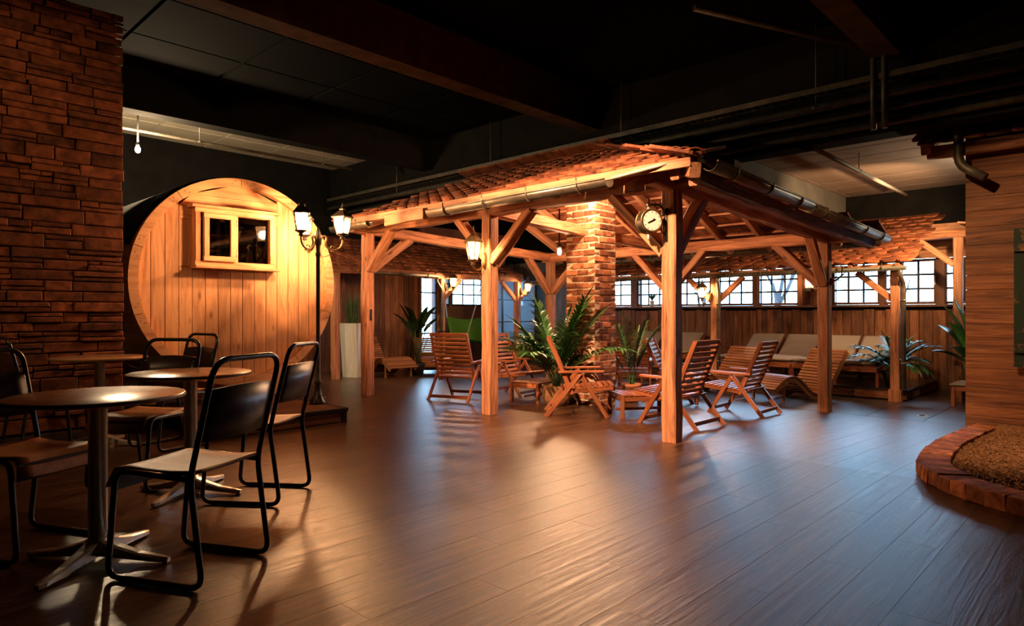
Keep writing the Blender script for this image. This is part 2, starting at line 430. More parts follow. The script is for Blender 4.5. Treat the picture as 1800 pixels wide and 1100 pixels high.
tbeam(2, bx(-3.1,7.5,9.15,9.40,3.67,4.2), M_['darkwall'], 'second ceiling beam in front of the lit panels')
tbeam(3, bx(7.5,7.78,-4.1,12.6,2.95,4.3), M_['darkwall'], 'black girder carrying the cable tray and pipes')
tbeam(4, bx(7.78,12.6,3.78,3.95,2.72,3.18), M_['greywall'], 'grey downstand beam behind the pergola roof')
tbeam(5, bx(-3.1,7.5,1.70,1.95,3.67,4.2), M_['concrete'], 'third ceiling beam above the open floor')

# ------------------------------------------------------------------ window wall (u = 12.6) with reclaimed boards
UW=12.6
OPEN=[(8.303,9.2),(7.32,8.137),(6.379,7.2),(5.477,6.228),(4.613,5.374),(3.246,3.989),(2.411,3.149),(1.5,2.268)]
wb=MB()
def wbx(v0,v1,z0,z1): wb.box((UW+.1,(v0+v1)/2,(z0+z1)/2),(.16,v1-v0,z1-z0))
wbx(-4.2,9.8,-.2,1.22); wbx(-4.2,9.8,2.02,3.2); wbx(-4.2,1.45,1.22,2.02); wbx(9.2,12.7,1.22,2.02); wbx(9.8,12.7,-.2,1.22); wbx(9.8,12.7,2.02,3.2)
pe=[1.5]+[x for a,b in sorted(OPEN) for x in (a,b)][1:]
so=sorted(OPEN)
for (a,b),(c,d) in zip(so[:-1],so[1:]): wbx(b,c,1.22,2.02)
wall_back=struct('wall_back', wb, M_['darkwall'], 'wall with a row of small windows above brown boards')
v=1.0
while v<9.75:
    w=R.choice([.10,.13,.15,.17,.2]); pr=R.uniform(.012,.034)
    link('plank', bar_mesh(1.30+R.choice([0,.02]),w-.006,pr,M_['wains'],.003), wall_back, frame((UW+.02-pr/2-.02,v+w/2,-.155),(UW+.02-pr/2-.02,v+w/2,1.2),(1,0,0)))
    v+=w
for (a,b) in ((3.989,4.613),):
    v=a+.01
    while v<b-.02:
        w=min(.13,b-v); link('plank', bar_mesh(.80,w-.006,.03,M_['wains'],.003), wall_back, frame((UW-.02,v+w/2,1.22),(UW-.02,v+w/2,2.02),(1,0,0))); v+=w
for i in range(14):
    v=9.86+i*.2; link('plank', bar_mesh(2.55,.19,.025+.012*(i%3),M_['greyboard'],.003), wall_back, frame((UW-.01,v,-.155),(UW-.01,v,2.4),(1,0,0)))
for (a,b),(c,d) in zip(so[:-1],so[1:]):
    if c-b<.3: link('window_pier', bar_mesh(.80,c-b-.01,.05,M_['winframe'],.006), wall_back, frame((UW+.0,(b+c)/2,1.22),(UW+.0,(b+c)/2,2.02),(1,0,0)))
sill=struct('trim_6', bx(UW-.09,UW+.02,1.2,9.7,1.205,1.245), M_['winframe'], 'brown sill running under the row of windows')

def window(n, p, ax, w, z0, z1, cols, rows, label, nrm, fm='winframe', fw=.045, handle=None):
    """window in a wall: p = lower corner, ax = direction along the wall, nrm = into the room"""
    t=T('window_%d'%n, p, label, None, None, kind='structure'); p=Vector(p); ax=Vector(ax); nrm=Vector(nrm); Z=Vector((0,0,1)); h=z1-z0
    p=Vector((p.x,p.y,z0)); t.e.location=p; t.o=p.copy()
    for s0,s1 in (((0,0),(w,0)),((0,h),(w,h))):
        a=p+ax*s0[0]+Z*s0[1]; b=p+ax*s1[0]+Z*s1[1]
        t.bar('frame_rail', a, b, .07, fw, M_[fm])
    for x in (0,w):
        t.bar('frame_stile', p+ax*x, p+ax*x+Z*h, fw, .07, M_[fm], up=nrm)
    for i in range(1,cols):
        t.bar('muntin', p+ax*(w*i/cols)+nrm*.004, p+ax*(w*i/cols)+Z*h+nrm*.004, .034, .02, M_['muntin'], up=nrm)
    for i in range(1,rows):
        t.bar('muntin', p+Z*(h*i/rows)+nrm*.004, p+ax*w+Z*(h*i/rows)+nrm*.004, .02, .034, M_['muntin'])
    q=MB(); a=p-nrm*.012; b=p-nrm*.018
    q.add([a,a+ax*w,a+ax*w+Z*h,a+Z*h,b,b+ax*w,b+ax*w+Z*h,b+Z*h],[(0,1,2,3),(7,6,5,4),(0,4,5,1),(1,5,6,2),(2,6,7,3),(3,7,4,0)])
    t.mb('pane', q, M_['glass'])
    if handle is not None:
        hp=p+ax*handle+nrm*.05+Z*(h*.45)
        t.mb('handle', MB().box(hp,(.02,.02,.05)).box(hp+Z*.06+nrm*.012,(.016,.016,.12)), M_['white'])
    return t
names=['leftmost small window of the row partly behind the chimney','small window with a potted succulent on its sill','small window partly behind the front pergola post','small window right of the lantern post',
 'small window showing a bare tree trunk','small window right of the right pergola post','small window with a white handle right of the canopy post','narrow window beside the wooden hut']
for i,(a,b) in enumerate(OPEN):
    window(i+1,(UW+.03,a,0),(0,1,0),b-a,1.27,1.98,3 if i not in (0,7) else 3,3,names[i],(-1,0,0),handle=(.0 if i==6 else None))

# ------------------------------------------------------------------ left alcove walls
ws=MB(); ws.box((7.5,11.6,1.4),(3.1,.1,3.2)); 
wall_side=struct('wall_alcove', ws, M_['darkwall'], 'timber clad wall behind the left loungers')
u=5.96
while u<9.02:
    w=R.choice([.14,.17,.2,.22]); w=min(w,9.06-u)
    if w<.05: break
    link('plank', bar_mesh(2.35,w-.006,.028+.012*R.random(),M_['wains'],.003), wall_side, frame((u+w/2,11.545,floor_z(u)),(u+w/2,11.545,2.25),(0,-1,0))); u+=w
wl=MB()
def wlx(u0,u1,z0,z1): wl.box(((u0+u1)/2,12.4,(z0+z1)/2),(u1-u0,.16,z1-z0))
wlx(9.05,9.6,-.2,3.2); wlx(9.6,12.7,2.1,3.2); wlx(10.2,10.40,-.2,2.1); wlx(10.40,12.7,-.2,1.3); wlx(10.62,10.72,1.3,2.1); wlx(11.85,12.7,1.3,2.1); wlx(9.6,10.2,-.2,.1)
wall_garden=struct('wall_garden', wl, M_['pinkwall'], 'reddish wall with windows behind the hammock')
struct('wall_return', bx(9.03,9.12,11.5,12.4,-.2,3.2), M_['wains'], 'end of the timber clad alcove wall')
window(9,(9.6,12.34,0),(1,0,0),.6,.12,2.08,1,4,'tall glazed window behind the downpipe post',(0,-1,0),fm='muntin')
window(10,(10.72,12.34,0),(1,0,0),1.13,1.3,2.08,3,3,'gridded window above the green hammock',(0,-1,0),fm='muntin')
window(11,(10.40,12.34,0),(1,0,0),.22,1.3,2.08,1,3,'narrow window strip left of the gridded window',(0,-1,0),fm='muntin')

# ------------------------------------------------------------------ ledge-stone wall at the left
VB=6.65
stone_wall=struct('wall_left', bx(-1.4,1.80,VB+.03,VB+.32,-.05,3.78), M_['darkmortar'], 'tall dark red stone clad wall beside the barrel')
def stone_piece(u0,u1,z0,z1,pr):
    rr=R; j=lambda a: rr.uniform(-a,a)
    b=MB(); g_=.0035; u0+=g_; u1-=g_; z0+=g_; z1-=g_; w=u1-u0; h=z1-z0; e=min(.008,h*.18)
    def ring(y,ins,jt): 
        pts=[]
        for (a,c) in ((0,0),(.35,0),(.7,0),(1,0),(1,1),(.66,1),(.3,1),(0,1)):
            x=u0+ins+(w-2*ins)*a+j(jt); z=z0+ins+(h-2*ins)*c+j(jt*.8)
            pts.append((x,y+j(jt*.5),z))
        return pts
    back=ring(VB+.04,0,.0); mid=ring(VB-pr+e,0,.003); fr=ring(VB-pr,e,.004)
    for p in (back,mid,fr): b.v += p
    for r in range(2):
        for k in range(8): b.f.append([r*8+k,r*8+(k+1)%8,(r+1)*8+(k+1)%8,(r+1)*8+k]); b.sm.append(False)
    b.f.append([16,17,22,23]); b.f.append([17,18,21,22]); b.f.append([18,19,20,21]); b.sm += [False]*3
    return b
cells=[]
z=0.10
while z<3.76:
    h=R.choice([.075,.09,.105,.12]); h=min(h,3.78-z)
    if h<.03: break
    u=1.85+R.uniform(-.012,.008)
    while u>-1.3:
        L=R.uniform(.16,.46); u0=u-L
        if R.random()<.38 and h>.08:
            f=R.uniform(.35,.65); cells.append((u0,u,z,z+h*f)); 
            if R.random()<.5:
                um=u0+L*R.uniform(.35,.65); cells.append((u0,um,z+h*f,z+h)); cells.append((um,u,z+h*f,z+h))
            else: cells.append((u0,u,z+h*f,z+h))
        else: cells.append((u0,u,z,z+h))
        u=u0
    z+=h
cells.sort(key=lambda c:-c[1])
rest=MB()
for i,(u0,u1,z0,z1) in enumerate(cells):
    b=stone_piece(u0,u1,z0,z1,R.uniform(.0,.035))
    if i<300:
        o=b.build('stone', M_['stone'], stone_wall)
    else: rest.add(b.v,b.f)
o=rest.build('outer_stones', M_['stone'], stone_wall); o['kind']='stuff'
struct('baseboard_left', bx(-1.4,1.82,VB-.03,VB+.02,0,.085), M_['concrete'], 'pale baseboard at the foot of the stone wall')

# ------------------------------------------------------------------ wooden hut wall at the right
UH=8.195
hut=struct('wall_right', bx(UH+.03,UH+1.3,-3.0,1.29,-.2,2.9), M_['darkwall'], 'wooden hut wall of wide horizontal boards')
z=-.13; i=0
while z<2.93:
    h=[.17,.14,.19,.16,.15][i%5]
    link('plank', bar_mesh(4.3,[.035,.037,.036][i%3],h-.002,M_['hutboard'],.003), hut, frame((UH+.03,-3.0,z+h/2),(UH+.03,1.31+.004*((i*7)%3),z+h/2))); z+=h; i+=1
# ------------------------------------------------------------------ exterior
struct('ground_outside', bx(12.9,80,-40,60,-.9,-.6), M_['ground'], 'flat winter ground outside the windows')
struct('ground_garden', bx(-10,12.9,12.95,60,-.9,-.6), M_['ground'], 'flat winter ground outside the garden window')
def bare_tree(loc, h, seed, label):
    rr=random.Random(seed); t=T('bare_tree',loc,label,'tree','leafless trees outside')
    tr=MB(); br=MB()
    def grow(p,d,L,r,dep,mb):
        q=p+d*L; mb.tube([p,(p+q)/2+Vector((rr.uniform(-1,1),rr.uniform(-1,1),0))*L*.04,q],[r,r*.85,r*.65],5)
        if dep==0: return
        for k in range(3 if dep>1 else 2):
            nd=(d+Vector((rr.uniform(-.6,.6),rr.uniform(-.6,.6),rr.uniform(.0,.4)))).normalized()
            grow(p+d*L*rr.uniform(.6,1.0),nd,L*rr.uniform(.55,.75),r*.55,dep-1,br)
    grow(Vector(loc),Vector((0,0,1)),h*.35,h*.024,4,tr)
    t.mb('trunk',tr,M_['bark']); t.mb('branches',br,M_['bark'])
bare_tree((30,11.9,-.6),7.5,3,'bare tree with forked trunk outside the window right of the lantern post')
bare_tree((42,22,-.6),6.0,5,'distant bare tree outside the windows left of the front post')
bare_tree((40,9.0,-.6),5.5,8,'distant bare tree outside the window beside the canopy post')
bare_tree((21,30,-.6),5.0,9,'bare tree outside the gridded garden window')
# ------------------------------------------------------------------ roof tiles shared by the roofs
def tile_mesh(w,L,th,seed):
    rr=random.Random(seed); n=6; pts=[(-w/2,L),(-w/2,.045)]
    for i in range(n+1):
        a=PI+PI*i/n; pts.append((w/2*math.cos(a)*.97, .045+.045*math.sin(a)))
    pts+= [(w/2,.045),(w/2,L)]
    b=MB(); lift=rr.uniform(-.003,.004)
    b.prism(pts,th); b.v=[(x,y,z+lift*(1-y/L)+rr.uniform(-.001,.001)) for x,y,z in b.v]
    return b
TILEB=[tile_mesh(.196,.40,.024,k) for k in range(4)]
TILES=[t.mesh('roof_tile',M_['tile']) for t in TILEB]
def tile_field(th, base, across, up, width, length, inside, nmax=300, cam0=Vector((0,0,1.1)), sp=.2, ex=.255, skip=None):
    """rows of clay tiles on a slope: base = eave corner, across/up = unit directions in the slope"""
    base=Vector(base); across=Vector(across).normalized(); up=Vector(up).normalized(); nrm=across.cross(up)
    if nrm.z<0: nrm=-nrm
    items=[]; rows=int(length/ex)+1; cols=int(width/sp)+1
    for r in range(rows):
        for c in range(cols+1):
            x=(c+(.5 if r%2 else 0))*sp; y=r*ex
            if x>width+.02 or not inside(x,y): continue
            p=base+across*x+up*(y-.03)+nrm*(.028+R.uniform(0,.006))
            tl=.085+R.uniform(-.02,.02); y2=(up*math.cos(tl)-nrm*math.sin(tl)).normalized(); rx=R.uniform(-.02,.02)
            xx=(across+up*rx).normalized(); y2=(y2-xx*y2.dot(xx)).normalized(); zz=xx.cross(y2)
            if zz.z<0: xx=-xx; zz=-zz
            M=Matrix(((xx.x,y2.x,zz.x,p.x),(xx.y,y2.y,zz.y,p.y),(xx.z,y2.z,zz.z,p.z),(0,0,0,1)))
            items.append(((p-cam0).length,M,R.randrange(4)))
    items.sort(key=lambda t:t[0]); rest=MB()
    for i,(d,M,k) in enumerate(items):
        if i<nmax: th.inst('roof_tile',TILES[k],M)
        else: rest.add([M@Vector(q) for q in TILEB[k].v],TILEB[k].f)
    if rest.v: o=th.mb('upper_tiles',rest,M_['tile']); o['kind']='stuff'

def gutter(th, a, b, r=.065, name='gutter', mat='zinc', n=9, parent=None, caps=True):
    a=Vector(a); b=Vector(b); x=(b-a).normalized(); y=Vector((0,0,1)).cross(x).normalized(); z=Vector((0,0,1))
    mb=MB(); vs=[]
    for p in (a,b):
        for rr_ in (r,r-.004):
            for i in range(n):
                t=PI+PI*i/(n-1); vs.append(p+y*rr_*math.cos(t)+z*rr_*math.sin(t))
    fs=[]
    for i in range(n-1):
        fs.append((i,i+1,2*n+i+1,2*n+i)); fs.append((n+i+1,n+i,3*n+i,3*n+i+1)); fs.append((i,n+i,n+i+1,i+1)); fs.append((2*n+i,2*n+i+1,3*n+i+1,3*n+i))
    fs += [(0,2*n,3*n,n),(n-1,2*n-1,4*n-1,3*n-1)]
    mb.add(vs,fs,True)
    mb.tube([a+y*(-r)+z*.003,b+y*(-r)+z*.003],.009,6); mb.tube([a+y*r+z*.003,b+y*r+z*.003],.006,6)
    o=th.mb(name,mb,M_[mat],parent)
    L=(b-a).length; k=max(2,int(L/.55))
    for i in range(k):
        q=a+x*L*(i+.5)/k; pts=[q+y*(r+.006)*math.cos(PI+PI*j/8)+z*(r+.006)*math.sin(PI+PI*j/8) for j in range(9)]
        br=MB().tube([q+y*(r+.006)+z*.05]+pts[::-1]+[q-y*(r+.006)+z*.02],.007,5)
        th.mb('gutter_bracket',br,M_[mat],o)
    return o

# ------------------------------------------------------------------ pergola
PU0,PU1=5.0,8.78; PV=[2.885,5.116,7.458]
perg=T('timber_pergola',(6.9,5.1,-.07),'open timber pergola with a clay tiled hipped roof around the brick chimney','pergola')
tm=M_['timber']
def pz(u,z): return z-0.0405*max(0,min(u,8.83)-5.0)
def post(u,v,top,w=.135): return perg.bar('post',(u,v,floor_z(u)),(u,v,top),w,w,tm,up=(1,0,0),ch=.012,rough=.006)
front=[post(PU0,v,2.18) for v in PV]
back=[post(PU1,v,2.03) for v in PV]
for p in front:pass
# plates
perg.bar('plate_beam',(PU0,2.30,2.235),(PU0,5.3,2.225),.13,.15,tm,rough=.012)
perg.bar('plate_beam',(PU0,5.3,2.225),(PU0,7.50,2.235),.13,.15,tm,rough=.012)
perg.bar('plate_beam',(PU1,2.45,2.06),(PU1,7.6,2.07),.13,.15,tm,rough=.010)
perg.bar('plate_beam',(4.62,PV[0],2.225),(9.30,PV[0],2.05),.13,.16,tm,rough=.012)
perg.bar('plate_beam',(4.75,PV[2],2.225),(9.05,PV[2],2.06),.13,.14,tm,rough=.010)
perg.bar('tie_beam',(PU0,PV[1],2.22),(PU1,PV[1],2.06),.12,.13,tm,rough=.008)
perg.bar('eave_beam',(4.60,2.46,2.14),(9.22,2.46,1.985),.10,.12,tm,rough=.012)
# braces: (post index, direction)
def brace(u,v,du,dv,low=1.62,run=.52,top=2.17,w=.10):
    f=floor_z(u); tp=pz(u+du*run,top)
    perg.bar('brace',(u+du*.06,v+dv*.06,low+f),(u+du*run,v+dv*run,tp),w,w*1.15,tm,rough=.007,up=(dv,du,.2))
brace(PU0,PV[0],1,0); brace(PU0,PV[0],0,1,run=.6)
brace(PU0,PV[1],0,1,run=.5,low=1.72); brace(PU0,PV[1],0,-1,low=1.66,run=.62); brace(PU0,PV[1],1,0)
brace(PU0,PV[2],1,0,low=1.68,run=.7); brace(PU0,PV[2],0,-1,low=1.68,run=.55)
brace(PU1,PV[0],-1,0); brace(PU1,PV[0],0,1,run=.62)
brace(PU1,PV[1],0,1,run=.6); brace(PU1,PV[1],0,-1,run=.6)
brace(PU1,PV[2],-1,0,run=.6); brace(PU1,PV[2],0,-1,run=.62)
# roof geometry
C1=Vector((4.5,2.4,2.25)); C4=Vector((9.35,2.4,2.09)); C3=Vector((4.5,7.42,2.25)); C6=Vector((9.35,7.42,2.09)); RA=Vector((6.9,4.8,3.15)); RB=Vector((6.9,7.42,3.15))
rf=M_['rafter']
def rafter(a,b,w=.075,h=.10,name='rafter'):
    a=Vector(a);b=Vector(b); d=Vector((0,0,-.075)); perg.bar(name,a+d,b+d,w,h,rf,rough=.003)
for i in range(9):
    v=7.36-i*.595
    if v<2.5: break
    if v>=4.8:
        rafter((4.53,v,2.255),(6.9,v,3.14)); rafter((9.32,v,2.095),(6.9,v,3.14))
    else:
        t=(v-2.4)/2.4
        rafter((4.53,v,2.255),(4.5+2.4*t,v,2.25+.9*t)); rafter((9.32,v,2.095),(9.35-2.45*t,v,2.09+1.06*t))
rafter(C1,RA,.09,.12,'hip_rafter'); rafter(C4,RA,.09,.12,'hip_rafter'); perg.bar('ridge_beam',RA-Vector((0,0,.12)),RB-Vector((0,0,.12)),.09,.14,rf,rough=.004)
for i in range(1,7):
    f=i/7.0; p=C1.lerp(C4,f); 
    if f<.495: q=C1.lerp(RA,f/.495)
    else: q=C4.lerp(RA,(1-f)/.505)
    rafter(p+Vector((0,.03,.005)),Vector((p.x,q.y,q.z)))
# battens
for r in range(9):
    f=(r+.15)/9.0
    a=C1.lerp(RA,f); b=C3.lerp(RB,f); perg.bar('batten',a+Vector((0,0,-.005)),b+Vector((0,0,-.005)),.05,.028,rf)
    a=C4.lerp(RA,f); b=C6.lerp(RB,f); perg.bar('batten',a+Vector((0,0,-.005)),b+Vector((0,0,-.005)),.05,.028,rf)
    a=C1.lerp(RA,f); b=C4.lerp(RA,f); perg.bar('batten',a+Vector((0,0,-.005)),b+Vector((0,0,-.005)),.05,.028,rf)
up_f=(RB-C3).normalized(); LF=(RB-C3).length
tile_field(perg,C3,(0,-1,0),up_f,C3.y-C1.y,LF,lambda x,y:(x< (C3.y-C1.y)-2.4*y/LF+.02), 300)
up_b=(RB-C6).normalized(); LB=(RB-C6).length
tile_field(perg,C6,(0,-1,0),up_b,C6.y-C4.y,LB,lambda x,y:(x< (C6.y-C4.y)-2.4*y/LB+.02),0)
ac=(C4-C1).normalized(); foot=C1+ac*((RA-C1).dot(ac)); LH=(RA-foot).length; W=(C4-C1).length; xf=(RA-C1).dot(ac)
tile_field(perg,C1,ac,(RA-foot),W,LH,lambda x,y:(x>xf*y/LH-.02 and x<W-(W-xf)*y/LH+.02),0)
def caps(a,b,n):
    a=Vector(a);b=Vector(b); x=(b-a).normalized()
    for i in range(n):
        p=a.lerp(b,i/n); q=a.lerp(b,(i+1.15)/n); y=Vector((0,0,1)).cross(x).normalized(); z=x.cross(y); m=MB(); vs=[]
        for s,(pp,r) in enumerate(((p,.085),(q,.07))):
            for th_ in (0,.013):
                for k in range(7):
                    t=PI*k/6; vs.append(pp+y*(r-th_)*math.cos(t)+z*(r-th_)*math.sin(t)*.75+Vector((0,0,.02+.012*(s==0))))
        fs=[]
        for k in range(6): fs += [(k,k+1,14+k+1,14+k),(7+k+1,7+k,21+k,21+k+1),(k,7+k,8+k,k+1),(14+k,15+k,22+k,21+k)]
        fs += [(0,14,21,7),(6,13,27,20)]
        m.add(vs,fs,True); perg.mb('ridge_tile',m,M_['tile'])
caps(C1,RA,12); caps(C4.lerp(RA,.3),RA,8); caps(RB,RA,9)
# eave fascia, gable board, gutters
perg.bar('fascia',(4.47,2.42,2.235),(4.47,5.0,2.235),.022,.07,rf); perg.bar('fascia',(4.47,5.0,2.235),(4.47,7.4,2.235),.022,.07,rf)
perg.bar('fascia',(4.52,2.385,2.235),(9.33,2.385,2.075),.022,.06,rf)
perg.bar('barge_board',C3+Vector((0,.015,-.05)),RB+Vector((0,.015,-.05)),.025,.13,rf); perg.bar('barge_board',C6+Vector((0,.015,-.05)),RB+Vector((0,.015,-.05)),.025,.13,rf)
perg.bar('corner_board',(4.44,5.55,2.17),(4.44,6.25,2.16),.05,.12,rf,rough=.006)
gutter(perg,(4.41,3.12,2.185),(4.41,5.42,2.175)); gutter(perg,(4.41,6.55,2.175),(4.41,7.35,2.165),r=.055)
gutter(perg,(4.55,2.31,2.225),(6.6,2.31,2.157)); gutter(perg,(6.62,2.31,2.14),(9.28,2.31,2.055))
gutter(perg,(9.43,2.5,2.03),(9.43,7.3,2.02))
perg.mb('gutter_pipe',MB().tube([(4.42,3.1,2.20),(4.44,2.72,2.235),(4.47,2.62,2.25)],.014,6),M_['pipelight'])
# antler hooks on the right post
def antlers(loc, dirv, label, name='antler_hook'):
    t=T(name,loc,label,'wall hook'); p=Vector(loc); d=Vector(dirv).normalized(); s=Vector((0,0,1)).cross(d)
    t.mb('mount',MB().box(p+d*.012,(.05,.05,.09)),M_['timber'])
    m=MB()
    for k in (-1,1):
        base=p+d*.02; a=[base,base+d*.05+s*k*.05+Vector((0,0,.02)),base+d*.10+s*k*.11+Vector((0,0,.07)),base+d*.11+s*k*.13+Vector((0,0,.16)),base+d*.08+s*k*.12+Vector((0,0,.22))]
        m.tube(a,[.011,.010,.009,.007,.003],6)
        m.tube([a[2],a[2]+d*.06+Vector((0,0,.05))],[.007,.002],5); m.tube([a[3],a[3]+s*k*.05+Vector((0,0,.05))],[.006,.002],5); m.tube([a[1],a[1]+d*.05+Vector((0,0,-.02))],[.008,.003],5)
    t.mb('tines',m,M_['castiron'])
perg.mb('mortise_slot',bx(4.985,5.02,PV[2]-.072,PV[2]-.04,1.0,1.15),M_['black'])
antlers((8.80,2.815,1.50),(.3,-1,0),'dark antler hook on the right pergola post by the window')
antlers((6.3,11.50,1.62),(0,-1,0),'dark antler hook on the timber wall above the tall planter')

# ------------------------------------------------------------------ brick chimney
CU,CV,CS=6.86,5.14,.454
chim=T('brick_chimney',(CU,CV,floor_z(CU)),'square chimney of old red and brown bricks inside the pergola','chimney')
chim.mb('mortar_core',bx(CU-CS/2+.004,CU+CS/2-.004,CV-CS/2+.004,CV+CS/2-.004,-.09,3.02),M_['mortar'])
def rbox(w,d,h,seed):
    rr=random.Random(seed); b=MB(); c=.006; j=lambda:rr.uniform(-.003,.003)
    vs=[]
    for z,i in ((-h/2,c),(-h/2+c,0),(h/2-c,0),(h/2,c)):
        for x,y in ((-w/2+i,-d/2+i),(w/2-i,-d/2+i),(w/2-i,d/2-i),(-w/2+i,d/2-i)): vs.append((x+j(),y+j(),z+j()))
    fs=[(3,2,1,0),(12,13,14,15)]
    for r in range(3):
        for k in range(4): fs.append((r*4+k,r*4+(k+1)%4,(r+1)*4+(k+1)%4,(r+1)*4+k))
    return b.add(vs,fs)
BR=[rbox(.168,.105,.068,k).mesh('brick',M_['brick']) for k in range(6)]
rows=37; z=-.045
for r in range(rows):
    for s in range(4):
        A=Matrix.Rotation(s*PI/2,4,'Z'); fl=-1 if r%2 else 1
        for k in range(2):
            x=fl*(-CS/2+.088+k*.178); 
            M=Matrix.Translation((CU,CV,z+r*.083))@A@Matrix.Translation((x,-CS/2+.053-R.uniform(0,.008),0))@Matrix.Rotation(R.uniform(-.012,.012),4,'Z')
            chim.inst('brick',BR[R.randrange(6)],M)

# ------------------------------------------------------------------ barrel sauna
BU,BV,BZ,BR_=3.09,7.03,1.433,1.11
bar=T('barrel_sauna',(BU,8.2,.14),'round pale pine barrel sauna with a small two-sash window','sauna')
RI=BR_-.085
# window opening in face coordinates
WX0,WX1,WZ0,WZ1=2.583,3.435,1.583,2.185
bm=.131; u=BU-RI+.002; pine=M_['pine']
def chord(x): 
    q=RI*RI-(x-BU)**2; return math.sqrt(q) if q>0 else 0
def vboard(x0,x1,zl,zh):
    """one vertical face board whose ends follow the circle (zl/zh None = circle)"""
    n=4; xs=[x0+.0035+(x1-x0-.007)*i/n for i in range(n+1)]
    bot=[(zl if zl is not None else BZ-chord(x)) for x in xs]; top=[(zh if zh is not None else BZ+chord(x)) for x in xs]
    zc=bot[0]; pts=[(b-zc,x-x0) for x,b in zip(xs,bot)]+[(t-zc,x-x0) for x,t in reversed(list(zip(xs,top)))]
    # local X = up (grain), local Y = across
    m=MB(); k=len(pts); e=.006
    vs=[(a,b,0) for a,b in pts]+[(a,b,.03) for a,b in pts]
    m.add(vs,[tuple(range(k)),tuple(reversed(range(k,2*k)))]+[(i,k+i,k+(i+1)%k,(i+1)%k) for i in range(k)])
    me=m.mesh('face_board',pine)
    M=Matrix(((0,1,0,x0),(0,0,1,BV+R.uniform(0,.003)),(1,0,0,zc),(0,0,0,1)))
    bar.inst('face_board',me,M)
XA,XB=9.0,0.0
while u<BU+RI-.01:
    x1=min(u+bm,BU+RI-.002); xm=(u+x1)/2
    if WX0-.06<xm<WX1+.02:
        vboard(u,x1,None,WZ0-.01); XA=min(XA,u); XB=max(XB,x1)
        if u<WX0+.02: vboard(u,WX0+.02,WZ0-.005,WZ1-.12)
        if x1>WX1: vboard(WX1-.01,x1,WZ0-.005,WZ1-.12)
    else: vboard(u,x1,None,None)
    u+=bm
# horizontal boards above the window
zz=WZ1-.12; xa=XA+.002; xb=XB-.002
while zz<BZ+RI-.02:
    h=min(.131,BZ+RI-zz-.004); zt=zz+h
    def xl(z): 
        q=RI*RI-(z-BZ)**2; q=math.sqrt(q) if q>0 else .02
        return max(xa,BU-q),min(xb,BU+q)
    a0,b0=xl(zz+.002); a1,b1=xl(zt-.002)
    m=MB(); vs=[(0,0,0),(b0-a0,0,0),(b1-a0,h-.004,0),(a1-a0,h-.004,0)]; vs=vs+[(x,y,.03) for x,y,_ in vs]
    m.add(vs,[(3,2,1,0),(4,5,6,7),(0,1,5,4),(1,2,6,5),(2,3,7,6),(3,0,4,7)])
    M=Matrix(((1,0,0,a0),(0,0,1,BV-.004),(0,1,0,zz+.002),(0,0,0,1)))
    bar.inst('face_board',m.mesh('face_board',M_['pineX']),M); zz=zt
bar.inst('face_backing',MB().lathe([(RI+.01,0),(RI+.01,.02)],48).mesh('face_backing',M_['darkwall']),Matrix.Translation((BU,BV+.055,BZ))@Matrix.Rotation(-PI/2,4,'X'))
# arc boards of the front ring
NR=10
for i in range(NR):
    a0=2*PI*i/NR+.33; a1=2*PI*(i+1)/NR+.33-.006; n=8; m=MB(); vs=[]
    for k in range(n+1):
        a=a0+(a1-a0)*k/n
        for r in (RI-.004,BR_):
            for y in (-.055,.035): vs.append((BU+r*math.cos(a),BV+y,BZ+r*math.sin(a)))
    fs=[]
    for k in range(n):
        b=k*4
        for q0,q1 in ((0,1),(1,3),(3,2),(2,0)): fs.append((b+q0,b+q1,b+4+q1,b+4+q0))
    fs += [(0,2,3,1),(n*4,n*4+1,n*4+3,n*4+2)]
    m.add(vs,fs); ob=bar.mb('arc_board',m,M_['pineX'])
    for a in (a0+.06,a0+.09,a1-.06,a1-.09):
        rr_=BR_-.045+(.015 if a in (a0+.06,a1-.06) else -.015)
        s=MB().tube([(BU+rr_*math.cos(a),BV-.0575,BZ+rr_*math.sin(a)),(BU+rr_*math.cos(a),BV-.05,BZ+rr_*math.sin(a))],.005,6)
        bar.mb('screw',s,M_['black'],ob)
# staves of the barrel body
NS=44
st=bar_mesh(2.3,.155,.042,M_['pineX'],.004)
for i in range(NS):
    a=2*PI*i/NS; r=BR_-.03
    p=Vector((BU+r*math.cos(a),BV+.036,BZ+r*math.sin(a))); up=Vector((math.cos(a),0,math.sin(a)))
    bar.inst('stave',st,frame(p,p+Vector((0,2.3,0)),up))
roof=MB(); vs=[]; n=30
for y in (BV+.05,BV+2.3):
    for i in range(n+1):
        a=math.radians(18)+math.radians(144)*i/n; vs.append((BU+(BR_+.012)*math.cos(a),y,BZ+(BR_+.012)*math.sin(a)))
    for i in range(n+1):
        a=math.radians(18)+math.radians(144)*i/n; vs.append((BU+(BR_+.022)*math.cos(a),y,BZ+(BR_+.022)*math.sin(a)))
m1=n+1; fs=[]
for i in range(n): fs += [(m1+i,m1+i+1,3*m1+i+1,3*m1+i),(i+1,i,2*m1+i,2*m1+i+1),(i,i+1,m1+i+1,m1+i),(2*m1+i+1,2*m1+i,3*m1+i,3*m1+i+1)]
fs += [(0,m1,3*m1,2*m1),(n,2*m1+n,3*m1+n,m1+n)]
bar.mb('roof_sheet',roof.add(vs,fs,True),M_['ceil'])
